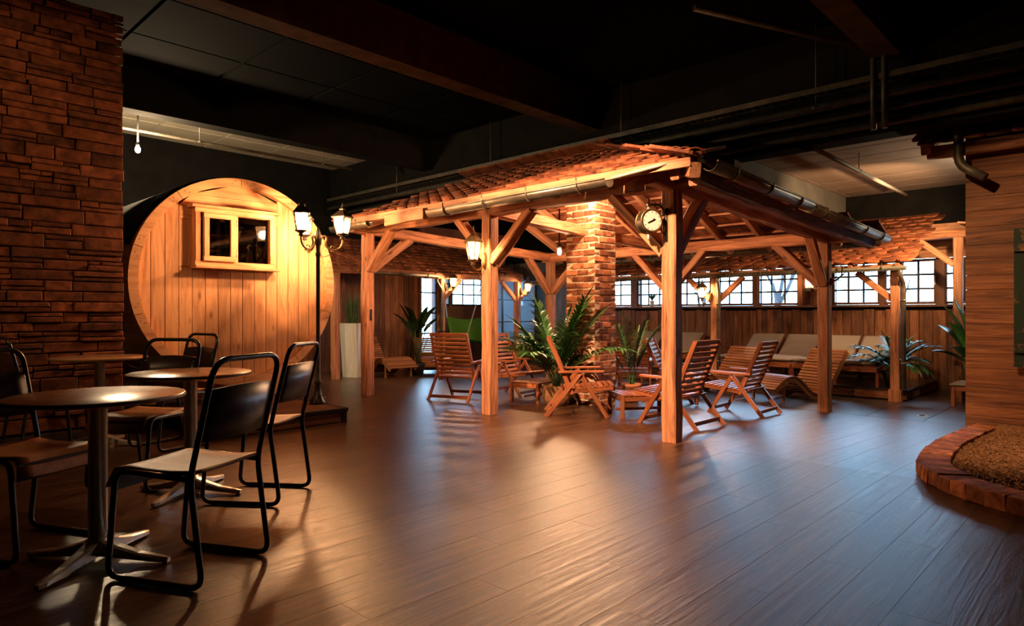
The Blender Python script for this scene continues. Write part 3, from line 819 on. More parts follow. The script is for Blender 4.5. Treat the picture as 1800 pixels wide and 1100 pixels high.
for y in (BV+.4,BV+1.9):
    b=MB(); pts=[(BU-.75,.14),(BU+.75,.14)]+[(BU+BR_*1.005*math.cos(a),BZ+BR_*1.005*math.sin(a)) for a in [math.radians(270+42-84*k/10) for k in range(11)]]
    b.add([(x,y,z) for x,z in pts]+[(x,y+.12,z) for x,z in pts],[tuple(range(len(pts))),tuple(reversed(range(len(pts),2*len(pts))))]+[(i,(i+1)%len(pts),len(pts)+(i+1)%len(pts),len(pts)+i) for i in range(len(pts))])
    bar.mb('cradle',b,M_['pineX'])
# window of the barrel
def fr(name,x0,x1,z0,z1,w,y0,dep,mat,parent=None):
    px=M_['pineX']; o=bar.bar(name,(x0,y0,z0+w/2),(x1,y0,z0+w/2),dep,w,px,parent=parent); bar.bar(name,(x0,y0,z1-w/2),(x1,y0,z1-w/2),dep,w,px,parent=parent)
    bar.bar(name,(x0+w/2,y0,z0+w),(x0+w/2,y0,z1-w),w,dep,px,up=(0,-1,0),parent=parent); bar.bar(name,(x1-w/2,y0,z0+w),(x1-w/2,y0,z1-w),w,dep,px,up=(0,-1,0),parent=parent)
    return o
YW=BV-.03
fr('window_frame',WX0,WX1,WZ0,WZ1,.055,YW,.14,pine)
bar.bar('window_frame',((WX0+WX1)/2+.0,YW+.01,WZ0+.05),((WX0+WX1)/2,YW+.01,WZ1-.05),.05,.11,M_['pineX'],up=(0,-1,0))
bar.bar('window_head',(WX0-.04,YW-.02,WZ1+.012),(WX1+.05,YW-.02,WZ1+.012),.17,.028,M_['pineX'])
bar.bar('window_sill',(WX0-.01,YW-.03,WZ0-.01),(WX1+.03,YW-.03,WZ0-.01),.19,.03,M_['pineX'])
sash=fr('sash',2.66,2.985,1.635,2.135,.055,BV-.105,.045,pine)
bar.mb('pane',bx(2.71,2.935,BV-.108,BV-.10,1.685,2.085),M_['darkglass'])
bar.mb('pane',bx(3.03,3.385,BV-.04,BV-.033,1.635,2.135),M_['darkglass'])
for z in (1.72,2.05): bar.mb('hinge',MB().tube([(2.998,BV-.125,z-.03),(2.998,BV-.125,z+.03)],.007,8),M_['chrome'])
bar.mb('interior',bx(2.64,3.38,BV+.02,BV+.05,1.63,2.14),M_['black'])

# plinth in front of the barrel
pl=T('low_plinth',(2.6,6.6,0),'low dark wooden plinth under the lamp post and barrel','plinth')
pl.mb('deck',bx(2.27,3.62,5.80,9.2,.105,.142),M_['wains'])
for (a,b) in (((2.27,5.815,.055),(3.60,5.815,.055)),((3.605,5.82,.055),(3.605,9.2,.055))): pl.bar('side_board',a,b,.03,.10,M_['hutboard'])
pl.bar('edge_trim',(2.25,5.80,.125),(3.64,5.80,.125),.05,.04,M_['black']); pl.bar('edge_trim',(3.62,5.80,.125),(3.62,9.2,.125),.05,.04,M_['black'])
pl.bar('corner_post',(3.61,5.81,0),(3.61,5.81,.14),.05,.05,M_['black'],up=(1,0,0))
# ------------------------------------------------------------------ lanterns
def lantern_head(t, p, s=1.0, sides=4, rb=.062, rt=.098, hp=.175, ang=0.0, parent=None, power=20, mat='castiron', bulb='bulb'):
    """tapered glazed lantern standing on p (bottom of the glass box)"""
    p=Vector(p); rb*=s; rt*=s; hp*=s; cm=M_[mat]
    co=lambda r,k,z: p+Vector((r*math.cos(ang+2*PI*k/sides),r*math.sin(ang+2*PI*k/sides),z))
    head=t.mb('lantern_base',MB().lathe([(.012*s,-.06*s),(.03*s,-.05*s),(.018*s,-.03*s),(rb*.8,-.012*s),(rb*1.05,-.004*s),(rb*1.05,.004*s)],12,p),cm,parent)
    for k in range(sides):
        q=MB(); a,b,c,d=co(rb*.98,k,.004*s),co(rb*.98,k+1,.004*s),co(rt*.98,k+1,hp),co(rt*.98,k,hp)
        n=((a+b)/2-p); n.z=0; n.normalize(); n*=.002
        q.add([a,b,c,d,a-n,b-n,c-n,d-n],[(0,1,2,3),(7,6,5,4),(0,4,5,1),(2,6,7,3)]); t.mb('pane',q,M_['lampglass'],parent)
        t.mb('glazing_bar',MB().tube([co(rb,k,0),co(rt,k,hp)],.0055*s,5),cm,parent)
        if sides==4:
            mid=lambda f,z:(co(f,k,z)+co(f,k+1,z))/2
            sc_=MB(); a0=mid(rb,.02*s); b0=mid(rt,hp-.02*s); nn=((a0+b0)/2-p); nn.z=0; nn.normalize(); tn=Vector((-nn.y,nn.x,0)); mm=(a0+b0)/2+nn*.002
            sc_.tube([a0+nn*.002,b0+nn*.002],.0025*s,4)
            for sg in (-1,1): sc_.tube([mm+tn*sg*(.008*s)+Vector((0,0,-.03*s)),mm+tn*sg*.03*s+Vector((0,0,-.012*s)),mm+tn*sg*.026*s+Vector((0,0,.014*s)),mm+tn*sg*.012*s+Vector((0,0,.01*s))],.003*s,4)
            t.mb('scroll',sc_,cm,parent)
    rim=MB().lathe([(rt*1.18,hp-.004*s),(rt*1.2,hp+.008*s),(rt*.8,hp+.045*s),(rt*.42,hp+.075*s),(rt*.3,hp+.082*s),(rt*.34,hp+.095*s),(rt*.12,hp+.115*s),(.008*s,hp+.15*s),(.003*s,hp+.165*s)],sides if sides>4 else 4,p,smooth=False,ang=ang)
    t.mb('lantern_roof',rim,cm,parent)
    t.mb('bulb',MB().lathe([(.004*s,.03*s),(.012*s,.05*s),(.015*s,.075*s),(.011*s,.10*s),(.003*s,.112*s)],10,p),M_[bulb],parent)
    t.light('lantern_light',p+Vector((0,0,.08*s)),power,.05*s,parent=parent)
    return head
def ld(l,d): return Vector((.6913*l+.7226*d,-.7226*l+.6913*d,0))
LP=Vector((3.575,6.252,.142))
lp=T('street_lamp',LP,'black three-armed street lamp with glazed lanterns beside the barrel','lamp')
lp.mb('pole',MB().lathe([(.0,0),(.085,0),(.088,.02),(.072,.04),(.062,.06),(.045,.10),(.034,.14),(.03,.20),(.036,.215),(.036,.24),(.025,.26),(.021,.5),(.021,1.55),(.028,1.56),(.028,1.585),(.02,1.6),(.024,1.66),(.036,1.69),(.036,1.72),(.026,1.75),(.03,1.79),(.016,1.83),(.006,1.87)],14,LP),M_['castiron'])
pf=MB()
for k in range(8):
    a=2*PI*k/8; pf.tube([LP+Vector((.084*math.cos(a),.084*math.sin(a),.012)),LP+Vector((.05*math.cos(a),.05*math.sin(a),.10))],[.012,.006],5)
lp.mb('base_leaf',pf,M_['castiron'])
for ang in (245,20,140):
    a=math.radians(ang); dr=ld(math.cos(a),math.sin(a)); top=LP+Vector((0,0,1.70)); rr_=.25
    pts=[top+dr*.02+Vector((0,0,.02)),top+dr*.05+Vector((0,0,.07)),top+dr*.085+Vector((0,0,.055)),top+dr*.075+Vector((0,0,-.01)),top+dr*.11+Vector((0,0,-.06)),top+dr*.17+Vector((0,0,-.075)),top+dr*.225+Vector((0,0,-.045)),top+dr*.25+Vector((0,0,.01)),top+dr*.25+Vector((0,0,.05))]
    pts2=[]
    for i in range(len(pts)-1):
        p0=pts[max(i-1,0)];p1=pts[i];p2=pts[i+1];p3=pts[min(i+2,len(pts)-1)]
        for k in range(4):
            t_=k/4; pts2.append(.5*((2*p1)+(-p0+p2)*t_+(2*p0-5*p1+4*p2-p3)*t_*t_+(-p0+3*p1-3*p2+p3)*t_**3))
    pts2.append(pts[-1])
    arm=lp.mb('arm',MB().tube(pts2,.0115,7),M_['brass'])
    cu=MB().tube([top+dr*.12+Vector((0,0,-.06)),top+dr*.14+Vector((0,0,-.03)),top+dr*.165+Vector((0,0,-.035)),top+dr*.16+Vector((0,0,-.055))],.006,5).tube([top+dr*.13+Vector((0,0,-.085)),top+dr*.17+Vector((0,0,-.095)),top+dr*.20+Vector((0,0,-.088))],.007,5)
    lp.mb('arm_scroll',cu,M_['brass'],arm)
    lantern_head(lp,top+dr*.25+Vector((0,0,.10)),1.0,4,ang=a+PI/4,power=LAMPS['post'],mat='castiron')

def wall_lantern(mount, dirv, label, power, s=1.0, bulb='bulb'):
    m=Vector(mount); d=Vector(dirv).normalized(); t=T('wall_lantern',m,label,'lantern','bronze wall lanterns on the posts')
    up=Vector((0,0,1)); sd=up.cross(d)
    bp=MB(); pts=[]
    for k in range(16):
        a=2*PI*k/16; pts.append((.032*s*math.cos(a)*(1 if math.sin(a)>0 else .85),.095*s*math.sin(a)))
    bp.add([m+sd*x+up*y+d*.002 for x,y in pts]+[m+sd*x*.7+up*y*.8+d*.03*s for x,y in pts],[tuple(reversed(range(16))),tuple(range(16,32))]+[(i,(i+1)%16,16+(i+1)%16,16+i) for i in range(16)])
    t.mb('back_plate',bp,M_['brass'])
    q=m+d*.17*s
    t.mb('bracket',MB().tube(fillet([m+d*.02+up*-.02*s,m+d*.06*s+up*-.09*s,m+d*.13*s+up*-.105*s,q+up*-.07*s,q+up*-.03*s],.05*s,5),.011*s,7),M_['brass'])
    lantern_head(t,q+up*.0*s,s,6,rb=.05,rt=.085,hp=.18,power=power,mat='brass',bulb=bulb)
    return t
wall_lantern((4.93,5.116,1.665),(-1,.0,0),'glowing bronze lantern on the middle front post of the pergola',LAMPS['lantern'],1.05)

# lamp under the pergola roof beside the chimney
bl=T('clamp_lamp',(7.34,6.07,2.0),'bare glowing spot bulb under the pergola roof left of the chimney','lamp')
BP=Vector((7.34,6.07,1.985))
bl.mb('socket',MB().lathe([(.03,.0),(.034,.05),(.026,.09),(.012,.10),(.012,.6)],12,BP+Vector((0,0,.025))),M_['black'])
bl.mb('bulb',MB().lathe([(.003,-.045),(.022,-.035),(.03,-.008),(.027,.015),(.02,.035)],14,BP),M_['bulb'])
bl.light('bulb_light',BP+Vector((0,0,-.01)),LAMPS['bulb'],.065)

# uplight tucked behind the front plate, grazing the chimney head
ul=T('roof_uplight',(6.2,4.6,2.42),'small black lamp tucked under the rafters in front of the chimney','lamp')
UL=Vector((6.2,4.6,2.62))
ul.mb('housing',MB().lathe([(.0,-.05),(.04,-.05),(.045,.0),(.03,.05),(.012,.06),(.012,.2)],12,UL),M_['black'])
ul.mb('bulb',MB().lathe([(.002,-.085),(.02,-.075),(.026,-.06),(.02,-.05)],10,UL),M_['bulb'])
ul.light('uplight_light',UL+Vector((0,0,-.07)),LAMPS['roof'],.06)

# bare lamp high up on the left
sp=T('ceiling_spot',(2.85,9.62,3.28),'bright bare bulb high beside the stone wall','lamp')
SP=Vector((2.85,9.62,3.28))
sp.mb('stem',MB().tube([SP+Vector((0,0,.04)),SP+Vector((0,0,.9))],.012,8),M_['black'])
sp.mb('socket',MB().lathe([(.02,.03),(.024,.06),(.012,.09)],12,SP),M_['black'])
sp.mb('bulb',MB().lathe([(.003,-.05),(.024,-.04),(.034,-.01),(.03,.015),(.02,.035)],14,SP),M_['bulb'])
sp.light('bulb_light',SP+Vector((0,0,-.01)),LAMPS['spot'],.07,(1,.72,.42))

# ------------------------------------------------------------------ station clock on the front post
CK=Vector((4.80,2.99,1.875))
ck=T('station_clock',CK,'round double-sided station clock on a black scroll bracket','clock')
ax=Vector((-.48,-.88,0)).normalized(); sd=Vector((0,0,1)).cross(ax)
def disc(r,d0,d1,n=28,r2=None):
    m=MB(); r2=r if r2 is None else r2
    a=[CK+ax*d0+sd*r*math.cos(2*PI*k/n)+Vector((0,0,r*math.sin(2*PI*k/n))) for k in range(n)]; b=[CK+ax*d1+sd*r2*math.cos(2*PI*k/n)+Vector((0,0,r2*math.sin(2*PI*k/n))) for k in range(n)]
    return m.add(a+b,[tuple(reversed(range(n))),tuple(range(n,2*n))]+[(k,(k+1)%n,n+(k+1)%n,n+k) for k in range(n)])
ck.mb('case',disc(.098,-.045,.045),M_['castiron'])
for s in (-1,1):
    rim=MB(); pts=[CK+ax*s*.046+sd*.094*math.cos(2*PI*k/28)+Vector((0,0,.094*math.sin(2*PI*k/28))) for k in range(28)]
    ck.mb('rim',rim.tube(pts,.011,6,closed=True),M_['brass'])
    dial=ck.mb('dial',disc(.084,s*.046,s*.052),M_['white'])
    nm=MB()
    for k in range(12):
        a=2*PI*k/12; c=CK+ax*s*.0535+sd*.07*math.cos(a)+Vector((0,0,.07*math.sin(a))); e=CK+ax*s*.0535+sd*.078*math.cos(a)+Vector((0,0,.078*math.sin(a))); nm.tube([c,e],.0018,4)
    ck.mb('hour_marks',nm,M_['black'],dial)
    for (L,a,w) in ((.045,math.radians(205),.003),(.030,math.radians(35),.004)):
        ck.mb('hand',MB().tube([CK+ax*s*.055,CK+ax*s*.055+sd*s*L*math.cos(a)+Vector((0,0,L*math.sin(a)))],w,4),M_['black'],dial)
scr=MB(); pb=Vector((4.93,2.9,1.95))
scr.tube([pb,CK+Vector((.08,-.05,.15)),CK+Vector((0,0,.135))],.008,6).tube([pb+Vector((0,0,-.2)),CK+Vector((.1,-.06,-.08)),CK+Vector((.09,-.06,.05)),pb+Vector((-.03,0,0))],.006,6)
for o_ in (0,.045): scr.tube([CK+Vector((.03+o_,-.02-o_*.6,.135+.02*math.sin(0))),CK+Vector((.045+o_,-.03-o_*.6,.165)),CK+Vector((.06+o_,-.04-o_*.6,.14)),CK+Vector((.045+o_,-.03-o_*.6,.125))],.005,5)
scr.tube([pb+Vector((0,0,.04)),pb+Vector((0,0,-.24))],.012,6)
ck.mb('bracket',scr,M_['castiron'])
ck.mb('finial',MB().lathe([(.006,.095),(.016,.11),(.008,.125),(.02,.145),(.02,.155),(.008,.17),(.012,.185),(.003,.20)],10,CK).lathe([(.003,-.16),(.012,-.15),(.008,-.14),(.018,-.125),(.008,-.11),(.006,-.095)],10,CK),M_['chrome'])

# ------------------------------------------------------------------ tubular chairs and bistro tables
def tube_chair():
    t=T('tubular_chair',(0,0,0),'x','chair','black tubular steel chairs with plywood seats',local=True); m=MB(); h=.205
    side=[(h,-.165,.438),(h,.205,.452),(h,.248,.012),(h,-.225,.012),(h,-.165,.438),(h,-.285,.915)]
    half=fillet(side[:4],.055,5)[:-1]+fillet([side[2],side[3],side[4]],.07,6)[1:-1]
    def path(s):
        p=[Vector((s*x,y,z)) for x,y,z in side]
        a=fillet([p[0],p[1],p[2],p[3],p[4]+Vector((0,.0,0)),p[5]],.062,6); return a
    L=path(-1); Rr=path(1)
    # upper loop: join both sides over the top with rounded corners
    top=fillet([L[-2],L[-1],Rr[-1],Rr[-2]],.085,8)
    full=L[:-1]+top[1:-1]+list(reversed(Rr[:-1]))
    t.mb('frame',m.tube(full,.0125,10),M_['blacksteel'])
    st=MB(); nx,ny=6,10; vs=[]
    def sz(f,x):
        y=-.175+f*.44
        z=.458+.012*math.sin(PI*min(1,f*1.15))*(-1)+.004
        if f>.86: z-= (f-.86)**2*4.2
        return y,z+ .006*(abs(x)/.2)**2
    for th in (0,-.011):
        for j in range(ny+1):
            for i in range(nx+1):
                x=-.198+.396*i/nx; y,z=sz(j/ny,x); vs.append((x,y,z+th))
    n1=(nx+1)*(ny+1); fs=[]
    for j in range(ny):
        for i in range(nx):
            a=j*(nx+1)+i; fs += [(a,a+1,a+nx+2,a+nx+1),(n1+a+1,n1+a,n1+a+nx+1,n1+a+nx+2)]
    for i in range(nx): fs += [(i+1,i,n1+i,n1+i+1),(ny*(nx+1)+i,ny*(nx+1)+i+1,n1+ny*(nx+1)+i+1,n1+ny*(nx+1)+i)]
    for j in range(ny): a=j*(nx+1); b=a+nx; fs += [(a,a+nx+1,n1+a+nx+1,n1+a),(b+nx+1,b,n1+b,n1+b+nx+1)]
    t.mb('seat',st.add(vs,fs,True),M_['ply'])
    t.mb('seat_apron',MB().box((0,.235,.40),(.39,.012,.075)),M_['plydark'])
    bk=MB(); vs=[]; nx=8
    for th in (0,-.009):
        for j in range(2):
            z=.585 if j==0 else .795
            yb=-.165-(z-.438)/.477*.12
            for i in range(nx+1):
                f=i/nx*2-1; vs.append((.2*f,yb-.035*(1-f*f)+.008+th,z+(.012*(1-f*f) if j else 0)))
    fs=[]; k=nx+1
    for i in range(nx): fs += [(i,i+1,k+i+1,k+i),(2*k+i+1,2*k+i,3*k+i,3*k+i+1),(k+i,k+i+1,3*k+i+1,3*k+i),(i+1,i,2*k+i,2*k+i+1)]
    fs += [(0,k,3*k,2*k),(nx,2*k+nx,3*k+nx,k+nx)]
    t.mb('backrest',bk.add(vs,fs,True),M_['plydark'])
    rv=MB()
    for s in (-1,1):
        for z in (.61,.77): rv.lathe([(.006,0),(.004,.004),(0,.005)],8,(s*.185,-.165-(z-.438)/.477*.12+.012,z))
    t.mb('rivet',rv,M_['chrome'])
    ft=MB()
    for s in (-1,1):
        for y in (-.14,.17): ft.lathe([(.014,0),(.014,.008)],8,(s*h,y,-.001))
    t.mb('glide',ft,M_['black'])
    return t.e
pc=tube_chair()
def put(o,loc,rz,label): o.location=loc; o.rotation_euler=(0,0,math.radians(rz)); o['label']=label
put(pc,(1.095,2.953,.001),27.7,'largest black tubular chair with plywood seat in the front right')
for loc,rz,lab in (((1.80,3.82,.001),36.9,'tubular chair with tan plywood seat between the front chair and the lamp post'),
    ((.637,3.82,.001),207,'tubular chair cut by the picture edge facing the front table'),
    ((1.42,4.66,.001),123.9,'tubular chair behind the middle table with its back to the barrel'),
    ((1.98,5.80,.001),103,'small far tubular chair in front of the barrel boards'),
    ((1.16,6.13,.001),-84,'far tubular chair standing close to the stone wall')):
    put(copy_tree(pc),loc,rz,lab)

def bistro_table(loc,rz,label):
    t=T('bistro_table',loc,label,'table','round bistro tables',rz=rz,local=True)
    t.mb('tabletop',MB().lathe([(.0,.712),(.30,.712),(.345,.720),(.352,.728),(.350,.735),(.344,.738),(.0,.738)],48),M_['tabletop'])
    t.mb('edge_band',MB().lathe([(.3525,.722),(.3545,.727),(.3525,.734)],48,cap=False),M_['tableedge'])
    t.mb('column',MB().lathe([(.038,.055),(.038,.70),(.05,.702),(.11,.708),(.11,.713)],24),M_['chrome'])
    t.mb('hub',MB().lathe([(.03,.03),(.058,.035),(.058,.06),(.046,.10),(.040,.105)],20),M_['chrome'])
    for k in range(4):
        a=PI/2*k; m=MB(); c=math.cos(a); s=math.sin(a); vs=[]
        for r,w,z0,z1 in ((.03,.030,.03,.10),(.10,.028,.025,.075),(.20,.024,.018,.048),(.30,.020,.010,.034),(.335,.012,.008,.028)):
            for (y,z) in ((-w,z0),(w,z0),(w,z1-.006),(w*.55,z1),(-w*.55,z1),(-w,z1-.006)): vs.append((c*r-s*y,s*r+c*y,z))
        fs=[]
        for i in range(4):
            for q in range(6): fs.append((i*6+q,i*6+(q+1)%6,i*6+6+(q+1)%6,i*6+6+q))
        fs += [tuple(reversed(range(6))),tuple(range(24,30))]
        fo=t.mb('foot',m.add(vs,fs),M_['chrome'])
        t.mb('glide',MB().lathe([(.012,0),(.012,.012)],10,(c*.315,s*.315,0)),M_['black'],fo)
    return t
bistro_table((.829,3.341,0),math.radians(38),'round bistro table nearest the viewer with a chrome column foot')
bistro_table((1.538,4.202,0),math.radians(35),'middle round bistro table behind the large front chair')
bistro_table((1.556,6.22,0),math.radians(44),'farthest round bistro table against the stone wall')

# ------------------------------------------------------------------ slatted deck chairs
mh=M_['maho']
def deck_chair():
    t=T('deck_chair',(0,0,0),'x','deck chair','slatted hardwood deck chairs under the pergola',local=True); W=.25
    B0=Vector((0,-.04,.255)); B1=Vector((0,-.30,.865)); bd=(B1-B0).normalized(); bn=Vector((1,0,0)).cross(bd)
    for s in (-1,1):
        X=Vector((s*W,0,0))
        t.bar('back_stile',B0+X,B1+X,.028,.045,mh,up=bn)
        t.bar('armrest',Vector((s*(W+.03),-.19,.495)),Vector((s*(W+.03),.30,.505)),.052,.024,mh)
        t.bar('leg',Vector((s*(W+.028),-.335,0)),Vector((s*(W+.028),.05,.485)),.024,.045,mh,up=(0,1,.6))
        t.bar('leg',Vector((s*(W+.002),.34,0)),Vector((s*(W+.002),.03,.485)),.024,.045,mh,up=(0,1,.6))
        t.bar('seat_rail',Vector((s*(W-.03),-.07,.275)),Vector((s*(W-.03),.40,.325)),.024,.045,mh)
        t.mb('bolt',MB().tube([(s*(W+.035),.035,.455),(s*(W+.045),.035,.455)],.009,8),M_['chrome'])
    for i in range(11):
        p=B0.lerp(B1,.07+.91*i/10.0); t.bar('back_slat',p+Vector((-W+.005,0,0))+bn*.004,p+Vector((W-.005,0,0))+bn*.004,.036 if i<10 else .05,.014,mh,up=bn)
    for i in range(8):
        f=i/7; p=Vector((0,-.03+.42*f,.305+.045*f)); t.bar('seat_slat',p+Vector((-W+.01,0,0)),p+Vector((W-.01,0,0)),.042,.014,mh)
    t.bar('stretcher',Vector((-W-.02,-.285,.065)),Vector((W+.02,-.285,.065)),.02,.04,mh); t.bar('stretcher',Vector((-W,.295,.065)),Vector((W,.295,.065)),.02,.04,mh)
    t.bar('prop_rod',Vector((-W,-.15,.31)),Vector((W,-.15,.31)),.018,.018,mh)
    return t.e
dc=deck_chair()
def putg(o,u,v,rz,label): put(o,(u,v,floor_z(u)-.0),rz,label); return o
putg(dc,5.785,4.555,-139.9,'brightly lit deck chair seen side-on in front of the chimney')
for u,v,rz,lab in ((5.73,6.45,-67,'deck chair with its slatted back to us between the left and middle posts'),
   (6.80,6.50,187,'deck chair facing right behind the middle front post'),
   (9.0,5.9,-60,'deck chair seen squarely from behind just right of the chimney'),
   (8.15,4.72,-160,'deck chair half hidden behind the front pergola post'),
   (6.03,3.38,0,'deck chair right of the front post with lit orange feet'),
   (7.64,3.43,2,'rightmost deck chair in front of the right pergola post')):
    putg(copy_tree(dc),u,v,rz,lab)
def stool():
    t=T('slatted_footstool',(0,0,0),'x','footstool','low slatted footstools',local=True); a,b=.30,.20
    for x in (-a,a):
        for y in (-b,b): t.bar('leg',(x,y,0),(x,y,.255),.04,.04,mh,up=(1,0,0))
    for y in (-b,b): t.bar('rail',(-a,y,.225),(a,y,.225),.022,.055,mh)
    for x in (-a,a): t.bar('rail',(x,-b,.225),(x,b,.225),.022,.055,mh,up=(0,0,1))
    t.bar('stretcher',(-a,0,.09),(a,0,.09),.02,.03,mh)
    for i in range(9):
        x=-a-.01+(2*a+.02)*(i+.5)/9; t.bar('top_slat',(x,-b-.02,.262),(x,b+.02,.262),.056,.014,mh)
    return t.e
so_=stool()
putg(so_,6.27,4.0,-35,'low slatted footstool with a lit corner left of the front post')
for u,v,rz,lab in ((6.5,5.76,10,'low slatted footstool right of the middle front post'),
    (7.55,4.35,5,'low slatted footstool between the two right deck chairs and the loungers'),
    (9.85,6.5,30,'low slatted footstool behind the chimney')):
    putg(copy_tree(so_),u,v,rz,lab)

# ------------------------------------------------------------------ wave loungers
ml=M_['maholight']
def wave_lounger():
    t=T('wave_lounger',(0,0,0),'x','lounger','slatted wave loungers',local=True); W=.31
    ctrl=[(-.62,.70),(-.50,.54),(-.36,.34),(-.22,.16),(-.06,.075),(.10,.12),(.25,.25),(.40,.34),(.54,.34),(.68,.27),(.80,.19)]
    pts=[]
    for i in range(len(ctrl)-1):
        p0=Vector(ctrl[max(i-1,0)]);p1=Vector(ctrl[i]);p2=Vector(ctrl[i+1]);p3=Vector(ctrl[min(i+2,len(ctrl)-1)])
        for k in range(5):
            q=k/5; pts.append(.5*((2*p1)+(-p0+p2)*q+(2*p0-5*p1+4*p2-p3)*q*q+(-p0+3*p1-3*p2+p3)*q**3))
    pts.append(Vector(ctrl[-1]))
    for s in (-1,1):
        m=MB(); x0=s*(W-.03)-.014; vs=[]; n=len(pts)
        for i,p in enumerate(pts):
            a=pts[max(i-1,0)];b=pts[min(i+1,n-1)]; d=(b-a).normalized(); nn=Vector((-d.y,d.x))
            if nn.y<0: nn=-nn
            for x in (x0,x0+.028):
                for o_ in (0,-.075): vs.append((x,p.x+nn.x*o_,max(0.0,p.y+nn.y*o_)))
        fs=[]
        for i in range(n-1):
            b=i*4
            for q0,q1 in ((0,1),(1,3),(3,2),(2,0)): fs.append((b+q0,b+q1,b+4+q1,b+4+q0))
        fs += [(0,2,3,1),((n-1)*4,(n-1)*4+1,(n-1)*4+3,(n-1)*4+2)]
        t.mb('side_rail',m.add(vs,fs),ml)
    # slats at equal arc length
    acc=0; nxt=.02
    for i in range(len(pts)-1):
        a,b=pts[i],pts[i+1]; L=(b-a).length
        while nxt<=acc+L:
            q=a.lerp(b,(nxt-acc)/L); d=(b-a).normalized(); nn=Vector((0,-d.y,d.x))
            if nn.z<0: nn=-nn
            c=Vector((0,q.x,q.y))+nn*.009; t.bar('slat',c+Vector((-W,0,0)),c+Vector((W,0,0)),.038,.018,ml,up=nn); nxt+=.052
        acc+=L
    for y,z in ((-.2,.055),(.45,.26)): t.bar('cross_bar',(-W+.03,y,z),(W-.03,y,z),.03,.03,ml)
    t.bar('foot',(-W+.03,.62,0),(-W+.03,.62,.27),.03,.03,ml,up=(1,0,0)); t.bar('foot',(W-.03,.62,0),(W-.03,.62,.27),.03,.03,ml,up=(1,0,0))
    return t.e
wv=wave_lounger()
putg(wv,9.95,3.62,68,'wave lounger of wooden slats behind the right pergola post')
for u,v,rz,lab in ((9.75,4.85,68,'wave lounger behind the rightmost deck chair'),
   (7.35,10.55,178,'wave lounger in shade beside the left pergola post'),
   (8.75,10.7,150,'wave lounger in shade under the big leafy plant')):
    putg(copy_tree(wv),u,v,rz,lab)

# ------------------------------------------------------------------ raised platform with padded sunbeds
pf=T('low_platform',(11.5,5.6,-.155),'low dark platform with timber edge under the window canopy','platform')
pf.mb('deck',bx(10.62,12.55,2.40,9.7,-.02,.0),M_['slate'])
pf.bar('edge_board',(10.60,2.38,-.075),(10.60,9.7,-.075),.03,.13,M_['wains']); pf.bar('edge_board',(10.60,2.39,-.075),(12.5,2.39,-.075),.03,.13,M_['wains'])
pf.bar('edge_trim',(10.59,2.37,-.006),(10.59,9.7,-.006),.05,.018,M_['black']); pf.bar('edge_trim',(10.59,2.38,-.006),(12.5,2.38,-.006),.05,.018,M_['black'])
def pad(x0,x1,L,th,seed,tuft=True):
    """tufted mattress: local x across, y along, z up"""
    nx,ny=12,int(L/.06); vs=[]; rr=random.Random(seed)
    for side in (1,-1):
        for j in range(ny+1):
            for i in range(nx+1):
                fx=i/nx; fy=j/ny; e=min(1,min(fx,1-fx)*9,min(fy,1-fy)*ny/2.0); e=math.sqrt(max(0,1-(1-e)**2))
                z=th/2*(.35+.65*e)
                if tuft: z-= .024*max(0,1-abs(((fy*L/.2)%1)-.5)*6)*e
                vs.append((x0+(x1-x0)*fx,L*fy,th/2+side*z))
    k=(nx+1)*(ny+1); fs=[]
    for j in range(ny):
        for i in range(nx):
            a=j*(nx+1)+i; fs += [(a,a+1,a+nx+2,a+nx+1),(k+a+1,k+a,k+a+nx+1,k+a+nx+2)]
    for i in range(nx): fs += [(i+1,i,k+i,k+i+1),(ny*(nx+1)+i,ny*(nx+1)+i+1,k+ny*(nx+1)+i+1,k+ny*(nx+1)+i)]
    for j in range(ny): a=j*(nx+1); b=a+nx; fs += [(a,a+nx+1,k+a+nx+1,k+a),(b+nx+1,b,k+b,k+b+nx+1)]
    return MB().add(vs,fs,True)
def sunbed():
    t=T('padded_sunbed',(0,0,0),'x','sunbed','padded sunbeds on the platform',local=True); W=.30
    for x in (-W,W):
        for y in (-.82,.55): t.bar('leg',(x,y,0),(x,y,.25),.05,.05,mh,up=(1,0,0))
        t.bar('side_rail',(x,-.86,.255),(x,.86,.255),.03,.075,mh)
    t.bar('end_rail',(-W,-.86,.255),(W,-.86,.255),.03,.075,mh); t.bar('end_rail',(-W,.86,.255),(W,.86,.255),.03,.075,mh)
    for i in range(10):
        y=-.8+.095*i; t.bar('slat',(-W,y,.30),(W,y,.30),.06,.016,mh)
    t.inst('seat_cushion',pad(-W+.01,W-.01,1.08,.07,1).mesh('seat_cushion',M_['cushion']),Matrix.Translation((0,-.87,.31)))
    t.inst('back_cushion',pad(-W+.01,W-.01,.60,.06,2).mesh('back_cushion',M_['cushion']),Matrix.Translation((0,.20,.33))@Matrix.Rotation(math.radians(36),4,'X'))
    t.bar('back_frame',(-W+.03,.22,.30),(-W+.03,.70,.645),.025,.04,mh); t.bar('back_frame',(W-.03,.22,.30),(W-.03,.70,.645),.025,.04,mh)
    t.bar('prop',(-W+.06,.60,.26),(-W+.06,.56,.53),.02,.03,mh,up=(1,0,0)); t.bar('prop',(W-.06,.60,.26),(W-.06,.56,.53),.02,.03,mh,up=(1,0,0))
    return t.e
sb=sunbed()
put(sb,(11.58,5.02,0),-90,'left one of the pair of padded grey sunbeds in the middle of the platform')
for v,lab in ((4.36,'right one of the pair of padded grey sunbeds in the middle of the platform'),
   (3.72,'padded grey sunbed just right of the right pergola post'),
   (3.09,'padded grey sunbed beside the feathery potted palm'),
   (6.62,'padded grey sunbed behind the lantern post'),(7.5,'padded grey sunbed seen through the deck chair beside the chimney')):
    put(copy_tree(sb),(11.58,v,0),-90,lab)
